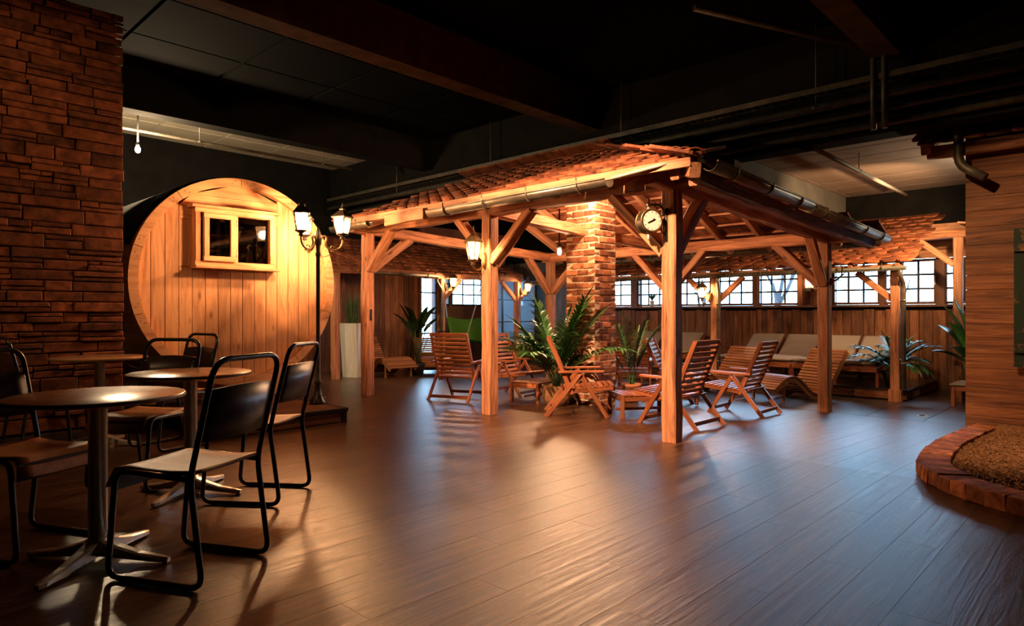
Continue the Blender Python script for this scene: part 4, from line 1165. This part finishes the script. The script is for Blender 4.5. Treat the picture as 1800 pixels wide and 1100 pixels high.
# low bench by the hut
bn=T('low_bench',(10.75,1.62,-.155),'low wooden bench with pale seat pad beside the hut','bench')
for x in (10.5,11.0):
    for y in (1.40,1.80): bn.bar('leg',(x,y,-.155),(x,y,.10),.05,.05,mh,up=(1,0,0))
bn.bar('rail',(10.5,1.4,.08),(10.5,1.8,.08),.03,.06,mh); bn.bar('rail',(11.0,1.4,.08),(11.0,1.8,.08),.03,.06,mh); bn.bar('rail',(10.5,1.8,.08),(11.0,1.8,.08),.03,.06,mh)
bn.inst('seat_pad',pad(-.28,.28,.48,.05,4,False).mesh('seat_pad',M_['cushion']),Matrix.Translation((10.75,1.36,.11)))
# ------------------------------------------------------------------ tiled canopy in front of the windows
cw=T('window_canopy',(11.4,5.7,-.155),'tiled lean-to canopy along the row of windows','canopy')
GZ=1.77; E0=Vector((10.42,2.36,GZ+.03)); E1=Vector((10.42,9.3,GZ+.03)); TOP=Vector((12.52,2.36,2.66)); upc=(TOP-E0)
tile_field(cw,E0,(0,1,0),upc,6.94,upc.length,lambda x,y: x>.12*math.sin(y*9)-.02,300,sp=.205,ex=.2)
for v in (2.49,5.23,7.97):
    z0=-.155; cw.bar('post',(10.50,v,z0),(10.50,v,1.74),.12,.12,tm,up=(1,0,0),ch=.012,rough=.005)
    if v<3: cw.bar('post_shoe',(10.50,v,z0),(10.50,v,z0+.17),.16,.16,tm,up=(1,0,0))
    for s in (-1,1):
        if v<3 and s<0: continue
        cw.bar('brace',(10.50,v+s*.05,1.30),(10.50,v+s*.5,1.70),.07,.09,tm,rough=.005)
cw.bar('plate_beam',(10.50,2.40,1.755),(10.50,9.3,1.755),.11,.10,tm,rough=.008)
for i in range(12):
    v=2.45+i*.615; cw.bar('rafter',(10.40,v,GZ-.02),(12.5,v,2.585),.06,.09,rf)
gutter(cw,(10.36,2.33,GZ-.02),(10.36,9.3,GZ-.02),r=.055,mat='pipe')
def downpipe(t,pts,r=.032,parent=None):
    o=t.mb('downpipe',MB().tube(fillet(pts,.07,5),r,10),M_['zinc'],parent)
    a=Vector(pts[-2]); b=Vector(pts[-1])
    for f in (.15,.75): q=a.lerp(b,f); t.mb('pipe_clip',MB().lathe([(r+.001,-.012),(r+.008,-.012),(r+.008,.012),(r+.001,.012)],10,q,cap=False),M_['zinc'],o)
downpipe(cw,[(10.36,2.40,1.72),(10.36,2.40,1.62),(10.47,2.385,1.5),(10.47,2.385,.02)])
downpipe(cw,[(10.36,5.12,1.72),(10.36,5.12,1.62),(10.42,5.13,1.5),(10.42,5.13,-.12)])
wall_lantern((10.42,5.28,1.36),(-.85,.5,0),'small glowing lantern on the canopy post right of the front pergola post',LAMPS['back'],.95)
# open porch corner right of the canopy
pc_=T('porch_corner',(11.7,1.95,-.155),'timber post and brace of the porch beside the hut','porch')
pc_.bar('post',(11.62,1.93,-.155),(11.62,1.93,2.22),.12,.12,tm,up=(1,0,0),rough=.005)
pc_.bar('plate_beam',(11.62,1.40,2.28),(11.62,3.0,2.26),.12,.12,tm,rough=.008)
pc_.bar('brace',(11.60,1.98,1.82),(11.60,2.42,2.2),.07,.09,tm,rough=.004)
for i in range(4): pc_.bar('soffit_board',(12.45,1.3,2.06+i*.14),(12.45,3.3,2.06+i*.14),.03,.13,M_['rafter'])
for i in range(5):
    M=frame((11.45+.19*i,1.75,2.36+.01*i),(11.45+.19*i,2.1,2.40),(0,0,1)); pc_.inst('roof_tile',TILES[i%4],M)
# wall lamp between the windows
sn=T('wall_sconce',(12.56,4.38,1.6),'glowing box sconce on the boards between two windows','wall lamp')
sn.mb('shade',bx(12.47,12.55,4.32,4.44,1.56,1.80),pane_mat('sconce_glass',(1,.9,.75),frost=.7)); sn.mb('base',bx(12.46,12.57,4.33,4.43,1.50,1.56),M_['black'])
sn.mb('bulb',MB().lathe([(.004,1.60),(.022,1.63),(.022,1.70),(.004,1.73)],10,(12.51,4.38,0)),M_['bulbsoft']); sn.light('sconce_light',(12.44,4.38,1.68),LAMPS['sconce'],.04)

# ------------------------------------------------------------------ tiled canopy at the left alcove
cl=T('alcove_canopy',(8.2,10.8,-.1),'shaded tiled lean-to canopy over the left loungers','canopy')
A0=Vector((5.72,9.95,1.90)); A1=Vector((5.72,11.5,2.55)); upa=A1-A0
tile_field(cl,A0,(1,0,0),upa,5.0,upa.length,lambda x,y:True,300,sp=.205,ex=.2)
for u in (6.05,8.42,10.62):
    cl.bar('post',(u,10.0,floor_z(u)),(u,10.0,1.80),.125,.125,tm,up=(1,0,0),rough=.006)
    for s in (-1,1):
        if u<7 or (u>8 and u<9 and s<0): continue
        cl.bar('brace',(u+s*.05,10.0,1.38),(u+s*.5,10.0,1.78),.07,.09,tm,rough=.004)
cl.bar('plate_beam',(5.75,10.0,1.86),(8.42,10.0,1.84),.13,.13,tm,rough=.014); cl.bar('plate_beam',(8.42,10.0,1.84),(10.75,10.0,1.85),.12,.12,tm,rough=.008)
for i in range(9):
    u=5.85+i*.6; cl.bar('rafter',(u,9.93,1.84),(u,11.5,2.48),.06,.08,rf)
gutter(cl,(6.5,9.88,1.84),(8.25,9.88,1.83),r=.05)
downpipe(cl,[(8.2,9.88,1.80),(8.2,9.88,1.72),(8.36,9.92,1.55),(8.36,9.92,-.12)])
wall_lantern((8.47,9.94,1.62),(.6,-.8,0),'glowing lantern on the alcove post beside the gridded window',LAMPS['back'],.95)
wall_lantern((10.66,9.93,1.58),(.6,-.8,0),'glowing lantern on the post before the grey boards',LAMPS['back'],.95)
# glazed folding partition
gp=T('glazed_partition',(10.9,10.4,-.155),'dark framed glazed partition with wooden pull handles','partition')
for k in range(3):
    u0=10.02+k*.56; u1=u0+.55; y=10.42+(.04 if k==1 else 0)
    for u in (u0,u1): gp.bar('stile',(u,y,-.155),(u,y,1.90),.045,.05,M_['blacksteel'],up=(1,0,0))
    for z in (-.13,.42,.9,1.4,1.88): gp.bar('rail',(u0,y,z),(u1,y,z),.045,.04 if z not in (.9,1.4) else .02,M_['blacksteel'])
    gp.mb('lower_panel',bx(u0+.02,u1-.02,y-.012,y+.012,-.11,.40),M_['black']); 
    for za,zb in ((.44,.89),(.91,1.39),(1.41,1.86)): gp.mb('pane',bx(u0+.02,u1-.02,y-.004,y+.004,za,zb),M_['screenglass'])
gp.bar('pull_handle',(11.0,10.36,.15),(11.0,10.36,1.25),.035,.03,M_['rafter'],up=(1,0,0))
# green hammock
hm=T('green_hammock',(10.6,11.3,-.155),'green sling hammock on white ropes before the garden window','hammock')
m=MB(); nx,ny=14,12; vs=[]
for i in range(nx+1):
    for j in range(ny+1):
        fx=i/nx; fy=j/ny; u=9.95+1.25*fx; sag=.07*math.sin(PI*fx)
        if fy<.45: y=10.95+.5*fy/.45; z=.52-.05*math.sin(PI*fy/.45)-sag
        else: y=11.45+.18*(fy-.45)/.55; z=.52+.50*(fy-.45)/.55-sag
        vs.append((u,y,z))
k=len(vs); vs+=[(a,b+.008,c-.008) for a,b,c in vs]; fs=[]
for i in range(nx):
    for j in range(ny):
        a=i*(ny+1)+j; fs += [(a,a+ny+1,a+ny+2,a+1),(k+a+1,k+a+ny+2,k+a+ny+1,k+a)]
hm.mb('sling',m.add(vs,fs,True),M_['green'])
for a,b in (((9.95,10.95,.52),(10.75,11.2,1.95)),((9.95,11.6,1.0),(9.3,11.0,1.95)),((11.2,10.95,.52),(10.75,11.2,1.95)),((11.2,11.6,1.0),(10.75,11.2,1.95))): hm.mb('rope',MB().tube([a,b],.012,6),M_['rope'])
hm.mb('hanger',MB().tube([(10.75,11.2,1.94),(10.75,11.2,2.2)],.008,6),M_['blacksteel'])

# ------------------------------------------------------------------ plants
def leaf_strip(base,dirv,L,w,droop,n=7,fold=.25,upv=Vector((0,0,1))):
    d=Vector(dirv).normalized(); s=d.cross(upv); s=s.normalized() if s.length>1e-3 else Vector((1,0,0)); vs=[]; p=Vector(base); cur=d.copy()
    for i in range(n+1):
        f=i/n; ww=w*(math.sin(PI*min(1,.12+f*.88))**.7)*.5 if i<n else .001
        nn=s.cross(cur)
        if nn.z<0: nn=-nn
        vs += [p-s*ww+nn*ww*fold,p,p+s*ww+nn*ww*fold]
        cur=(cur+Vector((0,0,-droop/n))).normalized(); p=p+cur*L/n
    fs=[]
    for i in range(n): a=i*3; fs += [(a,a+1,a+4,a+3),(a+1,a+2,a+5,a+4)]
    return vs,fs
def palm(name,loc,h,nf,label,potf,seed,mat='leaf',spread=.5,leafl=.22,az=None,droop=1.1,lw=.026,pairs=13):
    rr=random.Random(seed); t=T(name,loc,label,'plant'); b=Vector(loc); z0=potf(t,b)
    st=MB()
    for i in range(nf):
        a=(2*PI*i/nf+rr.uniform(-.3,.3)) if az is None else rr.uniform(*az); el=rr.uniform(.25,1.0)
        d=Vector((math.cos(a)*spread*el,math.sin(a)*spread*el,1)).normalized(); L=h*rr.uniform(.75,1.08); p=b+Vector((rr.uniform(-.03,.03),rr.uniform(-.03,.03),z0)); pts=[p]; cur=d.copy(); n=16
        for k in range(n):
            cur=(cur+Vector((math.cos(a),math.sin(a),0))*.035*el-Vector((0,0,droop*el/n*(.3+1.2*k/n)))).normalized(); pts.append(pts[-1]+cur*L/n)
        fr_=MB(); fr_.tube(pts,[.007*(1-.75*k/n) for k in range(n+1)],5)
        for k in range(pairs):
            f=.30+.70*k/pairs; q=f*n; i0=min(int(q),n-1); pp=pts[i0].lerp(pts[i0+1],q-i0); dd=(pts[i0+1]-pts[i0]).normalized(); sd_=dd.cross(Vector((0,0,1)))
            sd_=sd_.normalized() if sd_.length>1e-3 else Vector((1,0,0)); ll=leafl*(.55+.45*math.sin(PI*(.15+.8*k/pairs)))
            for s in (-1,1):
                ld_=(sd_*s*.75+dd*.75+Vector((0,0,rr.uniform(.05,.3)))).normalized(); v_,f_=leaf_strip(pp,ld_,ll,lw,rr.uniform(.3,.8),5,.3); fr_.add(v_,f_,True)
        v_,f_=leaf_strip(pts[-1],(pts[-1]-pts[-2]),leafl*.8,lw,.4,5,.3); fr_.add(v_,f_,True)
        t.mb('frond',fr_,M_[mat])
    return t
def pot_basket(t,b):
    t.mb('basket',MB().lathe([(.0,0),(.15,0),(.175,.10),(.185,.22),(.19,.25),(.175,.25),(.165,.20),(0,.20)],20,b),M_['wicker']); return .2
def pot_terra(r,h):
    def f(t,b):
        o=t.mb('pot',MB().lathe([(0,0),(r*.72,0),(r*.95,h*.8),(r*1.05,h*.82),(r*1.05,h),(r*.9,h),(r*.88,h*.86),(0,h*.86)],20,b),M_['terracotta']); t.mb('soil',MB().lathe([(r*.87,h*.85),(0,h*.88)],16,b,cap=False),M_['floorgap']); return h*.86
    return f
def pot_dark(r,h):
    def f(t,b):
        t.mb('pot',MB().lathe([(0,0),(r*.7,0),(r,h*.9),(r,h),(r*.88,h),(r*.85,h*.85),(0,h*.85)],20,b),M_['black']); return h*.85
    return f
palm('potted_palm',(6.33,5.28,floor_z(6.33)),1.12,24,'lush green palm in a basket in front of the chimney',pot_basket,21,spread=.7,leafl=.26,lw=.036,pairs=19)
palm('potted_palm',(7.62,5.02,floor_z(7.62)),1.0,8,'tall thin palm with arching fronds right of the chimney',pot_terra(.13,.24),22,spread=.35,leafl=.16,lw=.024,pairs=18)
palm('feathery_palm',(10.95,2.62,.0),.72,22,'feathery bright potted palm behind the canopy corner post',pot_dark(.15,.24),23,spread=.9,leafl=.17,lw=.027,droop=2.0,pairs=17)
def big_leaf(t,base,az,el,stemL,L,w,mat,droop=.7,fold=.3):
    d=Vector((math.cos(az)*math.cos(el),math.sin(az)*math.cos(el),math.sin(el))); p=Vector(base); q=p+Vector((d.x*.45,d.y*.45,1)).normalized()*stemL
    st=t.mb('leaf_stem',MB().tube([p,(p+q)/2,q],[.012,.010,.007],6),M_['stem'])
    v_,f_=leaf_strip(q,d,L,w,droop,9,fold); t.mb('leaf',MB().add(v_,f_,True),M_[mat],st)
bp=T('banana_plant',(11.35,1.72,-.155),'upright broad leaved plant beside the hut corner','plant'); pot_dark(.16,.26)(bp,Vector((11.35,1.72,-.155)))
for az,el,sl,L,w in ((2.3,1.2,.5,.5,.26),(2.0,.7,.36,.42,.26),(1.6,1.35,.8,.5,.2),(2.0,1.25,.62,.62,.22),(1.2,1.0,.55,.5,.19),(2.8,.75,.42,.42,.20),(4.5,1.2,.68,.55,.18),(5.6,1.0,.5,.5,.18),(3.4,1.3,.8,.5,.16)): big_leaf(bp,(11.35,1.72,.06),az,el,sl,L,w,'leafbig')
rp=T('broadleaf_plant',(7.98,10.2,floor_z(7.98)),'dark broad leaved plant between the left loungers','plant'); pot_dark(.15,.24)(rp,Vector((7.98,10.2,floor_z(7.98))))
for i in range(11):
    a=2*PI*i/11+.4; big_leaf(rp,(7.98,10.2,.08),a,R.uniform(.5,1.3),R.uniform(.45,.85),R.uniform(.4,.62),R.uniform(.15,.2),'leafdark',droop=R.uniform(.5,1.4))
sc_=T('small_succulent',(12.53,7.72,1.245),'tiny spiky succulent in a pale pot on the window sill','plant')
SB=Vector((12.53,7.72,1.245)); sc_.mb('pot',MB().lathe([(0,0),(.035,0),(.055,.12),(.055,.13),(.045,.13),(.04,.11),(0,.11)],14,SB),M_['white'])
for i in range(11):
    a=2*PI*i/11; v_,f_=leaf_strip(SB+Vector((0,0,.11)),(math.cos(a)*.6,math.sin(a)*.6,1),.24,.032,.5,5,.4); sc_.mb('leaf',MB().add(v_,f_,True),M_['leaf'])
# tall planter with grass
PB=Vector((6.62,10.35,floor_z(6.62)))-Vector((.62,.62,0))*0
pt=T('tall_planter',PB,'tall tapered white faceted planter with ornamental grass','planter')
pt.mb('body',MB().lathe([(0,0),(.185,0),(.24,.98),(.225,.98),(.21,.92),(0,.92)],6,PB,smooth=False,ang=.35),M_['planter'])
gr=MB(); rr=random.Random(5)
for i in range(170):
    a=rr.uniform(0,2*PI); r=rr.uniform(0,.13); el=rr.uniform(.03,.28); b=PB+Vector((r*math.cos(a),r*math.sin(a),.92)); v_,f_=leaf_strip(b,(math.cos(a)*el,math.sin(a)*el,1),rr.uniform(.35,.68),.009,rr.uniform(.05,.4),5,.2); gr.add(v_,f_,True)
o=pt.mb('grass',gr,M_['grassy']); o['kind']='stuff'

# ------------------------------------------------------------------ hut roof edge, hanging shutter
hr=T('hut_roof',(8.3,0,2.95),'dark red tiled eave above the wooden hut wall','roof')
H0=Vector((7.98,-1.6,2.86)); uph=Vector((.9,0,.42))
for i in range(17):
    for r in range(2):
        p=H0+Vector((0,i*.2+(.1 if r%2 else 0),0))+uph.normalized()*(r*.25); y2=(uph.normalized()); xx=Vector((0,-1,0)); zz=xx.cross(y2); M=Matrix(((xx.x,y2.x,zz.x,p.x),(xx.y,y2.y,zz.y,p.y),(xx.z,y2.z,zz.z,p.z),(0,0,0,1)))
        if p.y<1.75: hr.inst('roof_tile',TILES[(i+r)%4],M)
hr.bar('verge_beam',(8.12,-1.6,2.80),(8.12,1.62,2.80),.12,.13,tm,rough=.008)
hr.bar('rafter_tail',(7.9,1.60,2.80),(8.7,1.60,3.14),.09,.12,tm,rough=.006)
hr.mb('drain_pipe',MB().tube(fillet([(8.02,1.33,3.6),(8.02,1.33,2.85),(8.02,1.33,2.62),(7.99,1.10,2.45)],.1,6),.045,10),M_['pipe'])
sh=T('old_shutter',(8.13,.5,.56),'dark green worn painted wooden shutter hung on the hut wall','shutter')
for k in range(5): sh.bar('board',(8.135,.82-k*.14,.565),(8.135,.82-k*.14,1.935),.137,.03,M_['shutter'],up=(-1,0,0))
for z in (.75,1.75): sh.bar('batten',(8.105,.16,z),(8.105,.885,z),.03,.09,M_['shutter'])

# ------------------------------------------------------------------ brick edged gravel bed
GC=[(8.16,1.20),(7.6,1.22),(7.0,1.235),(6.4,1.23),(5.9,1.20),(5.45,1.15),(5.11,1.085),(4.917,.995),(4.76,.88),(4.63,.75),(4.53,.60),(4.46,.44),(4.42,.26),(4.40,.05),(4.40,-.2),(4.42,-.5),(4.48,-.85)]
bed=T('gravel_bed',(5.6,.2,0),'curved brick edged bed filled with reddish bark gravel','gravel bed')
pl_=[Vector((a,b,0)) for a,b in GC]
cum=[0]
for a,b in zip(pl_[:-1],pl_[1:]): cum.append(cum[-1]+(b-a).length)
def along(s):
    for i in range(len(cum)-1):
        if s<=cum[i+1]: return pl_[i].lerp(pl_[i+1],(s-cum[i])/(cum[i+1]-cum[i])),(pl_[i+1]-pl_[i]).normalized()
    return pl_[-1],(pl_[-1]-pl_[-2]).normalized()
s=.1; EB=[rbox(.118,.20,.095,50+k).mesh('edge_brick',M_['bricklow']) for k in range(4)]
while s<cum[-1]-.05:
    p,d=along(s); a,_=along(max(0,s-.15)); b,_=along(min(cum[-1]-.01,s+.15)); d=(b-a).normalized(); n=Vector((-d.y,d.x,0))
    c=p+n*.10*(1)
    if (Vector((6.2,.1,0))-p).dot(n)<0: c=p-n*.10
    M=Matrix.Translation((c.x,c.y,floor_z(c.x)+.046+R.uniform(-.004,.004)))@Matrix.Rotation(math.atan2(d.y,d.x)+R.uniform(-.03,.03),4,'Z')
    bed.inst('edge_brick',EB[R.randrange(4)],M); s+=.121
poly=[p for p in pl_]; mb=MB(); n=len(poly)
inner=[]
for i,p in enumerate(poly):
    d=(poly[min(i+1,n-1)]-poly[max(i-1,0)]).normalized(); nn=Vector((-d.y,d.x,0))
    if (Vector((6.2,.1,0))-p).dot(nn)<0: nn=-nn
    q=p+nn*.15; inner.append(Vector((q.x,q.y,floor_z(q.x)+.06)))
top=[(q.x,q.y,q.z) for q in inner]; far=[(8.17,q.y,0) for q in inner]
ring_=top+[(8.17,-.85,-.02),(8.17,1.0,-.02)]
mb.add([(x,y,z) for x,y,z in ring_]+[(x,y,floor_z(x)) for x,y,z in ring_],[tuple(range(len(ring_)))]+[(i,(i+1)%len(ring_),len(ring_)+(i+1)%len(ring_),len(ring_)+i) for i in range(len(ring_))])
bed.mb('bed_fill',mb,M_['gravel'])
gv=MB(); rr=random.Random(3); k=0
def inbed(x,y):
    c=False; P_=[(q[0],q[1]) for q in ring_]; j=len(P_)-1
    for i in range(len(P_)):
        if (P_[i][1]>y)!=(P_[j][1]>y) and x<(P_[j][0]-P_[i][0])*(y-P_[i][1])/(P_[j][1]-P_[i][1])+P_[i][0]: c=not c
        j=i
    return c
while k<9000:
    x=rr.uniform(4.5,8.15); y=rr.uniform(-.6,1.1)
    if not inbed(x,y): continue
    if y<.05 and rr.random()<.6: continue
    k+=1; r=rr.uniform(.010,.024); z=floor_z(x)+.057+rr.uniform(0,.008); a=rr.uniform(0,PI); c,s_=math.cos(a),math.sin(a); l=r*rr.uniform(1,1.9); h=r*rr.uniform(.4,.8)
    gv.add([(x+c*l,y+s_*l,z),(x-s_*r,y+c*r,z+rr.uniform(0,.004)),(x-c*l,y-s_*l,z),(x+s_*r,y-c*r,z),(x+rr.uniform(-.004,.004),y,z+h),(x,y,z-h)],[(0,1,4),(1,2,4),(2,3,4),(3,0,4),(1,0,5),(2,1,5),(3,2,5),(0,3,5)])
o=bed.mb('gravel',gv,M_['gravel']); o['kind']='stuff'

# ------------------------------------------------------------------ pipes, cable tray, hangers under the ceiling
def pipe(name,pts,r,mat,label,cat='pipe',hang=(),htop=4.2):
    t=T(name,pts[0],label,cat); t.mb('tube',MB().tube(fillet(pts,.12,4) if len(pts)>2 else pts,r,8),M_[mat])
    for h in hang:
        h=Vector(h); t.mb('hanger',MB().tube([h,(h.x,h.y,htop)],.008,6).lathe([(r+.004,-.015),(r+.012,-.015),(r+.012,.015),(r+.004,.015)],8,h,cap=False),M_[mat])
tr=T('cable_tray',(7.40,4,3.46),'long perforated cable tray above the pergola ridge','cable tray')
for u in (7.30,7.46): tr.bar('side_rail',(u,-3.9,3.48),(u,12.4,3.48),.006,.06,M_['pipe'])
rg=MB()
for i in range(160): rg.box((7.38,-3.8+i*.1,3.455),(.16,.045,.004))
o=tr.mb('rung',rg,M_['pipe']); o['kind']='stuff'
for k in range(4): tr.mb('cable',MB().tube([(7.33+k*.03,-3.9,3.475),(7.34+k*.03,4,3.47+.004*k),(7.33+k*.03,12.4,3.475)],.012,6),M_['fabricdark'])
pipe('water_pipe',[(7.34,-3.9,3.30),(7.34,12.4,3.30)],.045,'pipe','thick pipe hung below the cable tray',hang=[(7.34,v,3.30) for v in (0,2.5,5,7.5,10)])
pipe('water_pipe',[(7.42,-3.9,3.03),(7.42,12.4,3.03)],.035,'pipe','lowest long pipe along the black girder')
pipe('water_pipe',[(7.38,-3.9,3.16),(7.38,12.4,3.16)],.025,'pipe','thin pipe between two thicker pipes on the girder')
pipe('sprinkler_pipe',[(7.62,2.6,2.93),(11.55,2.6,2.93)],.026,'pipelight','pale sprinkler pipe under the low ceiling beyond the pergola',hang=[(9.2,2.6,2.93)],htop=3.18)
pipe('sprinkler_pipe',[(1.0,9.9,3.60),(6.3,9.9,3.60)],.022,'pipe','dark sprinkler pipe under the lit ceiling panels',hang=[(3.75,9.9,3.60),(5.75,9.9,3.60)])
pipe('sprinkler_pipe',[(1.2,5.95,3.86),(7.3,5.95,3.86)],.022,'pipe','thin pipe running beside the long brown beam')
pipe('riser_pipe',[(7.3,1.93,3.75),(7.3,1.93,2.95)],.03,'pipe','left one of two vertical pipes dropping along the girder'); pipe('riser_pipe',[(7.3,1.83,3.75),(7.3,1.83,2.95)],.03,'pipe','right one of two vertical pipes dropping along the girder')
pipe('riser_pipe',[(5.6,3.0,3.95),(7.25,1.88,3.72)],.03,'pipe','slanting pipe meeting the girder under the ceiling')

# ------------------------------------------------------------------ unseen hall spotlights above and beside the view
def hall_spot(loc,target,power,label,size=60,blend=.6,color=(1,.58,.27)):
    t=T('track_spotlight',loc,label,'spotlight'); p=Vector(loc); d=(Vector(target)-p).normalized(); M=frame(p,p+d)
    t.inst('housing',MB().tube([(-.10,0,0),(.04,0,0)],.045,14).mesh('housing',M_['black']),M)
    t.mb('stem',MB().tube([p,(p.x,p.y,4.2 if p.x<7.5 else 3.18)],.01,6),M_['black'])
    ldt=bpy.data.lights.new('spot_light','SPOT'); ldt.energy=power; ldt.color=color; ldt.spot_size=math.radians(size); ldt.spot_blend=blend; ldt.shadow_soft_size=.05
    o=bpy.data.objects.new('spot_light',ldt); col.objects.link(o); o.parent=t.e; o.location=d*.06; o.rotation_euler=d.to_track_quat('-Z','Y').to_euler()
hall_spot((5.2,1.9,3.6),(7.4,.55,.7),LAMPS['hall'],'unseen ceiling spotlight added to light the hut wall',78)  # out of view, added to brighten the hut wall and brick edging
hall_spot((-1.4,4.3,3.7),(1.3,6.5,1.6),LAMPS['hall2'],'unseen ceiling spotlight added to light the stone wall',70)  # helper lamp outside the frame, lifts the stone wall
hall_spot((1.6,3.2,3.75),(5.3,3.75,1.0),LAMPS['key'],'black ceiling spotlight aimed at the pergola front',52,.6,(1,.56,.3))
pu=T('porch_uplight',(10.3,1.15,2.4),'small lamp behind the hut lighting the low ceiling','lamp')
pu.mb('bracket',MB().tube([(9.5,1.15,2.35),(10.3,1.15,2.35)],.015,6).lathe([(.03,-.05),(.045,-.02),(.05,.01)],12,(10.3,1.15,2.38)),M_['black'])
pu.mb('bulb',MB().lathe([(.012,.0),(.028,.02),(.02,.045),(.003,.055)],10,(10.3,1.15,2.39)),M_['bulbsoft'])
pu.light('uplight_light',(10.3,1.15,2.48),LAMPS['porch'],.04,(1,.78,.5))
hall_spot((9.62,1.42,2.36),(11.4,3.7,2.1),LAMPS['canopy'],'hidden spotlight added on the hut side to light the window canopy',95,.5)  # added lamp hidden behind the hut so the canopy tiles come out brighter
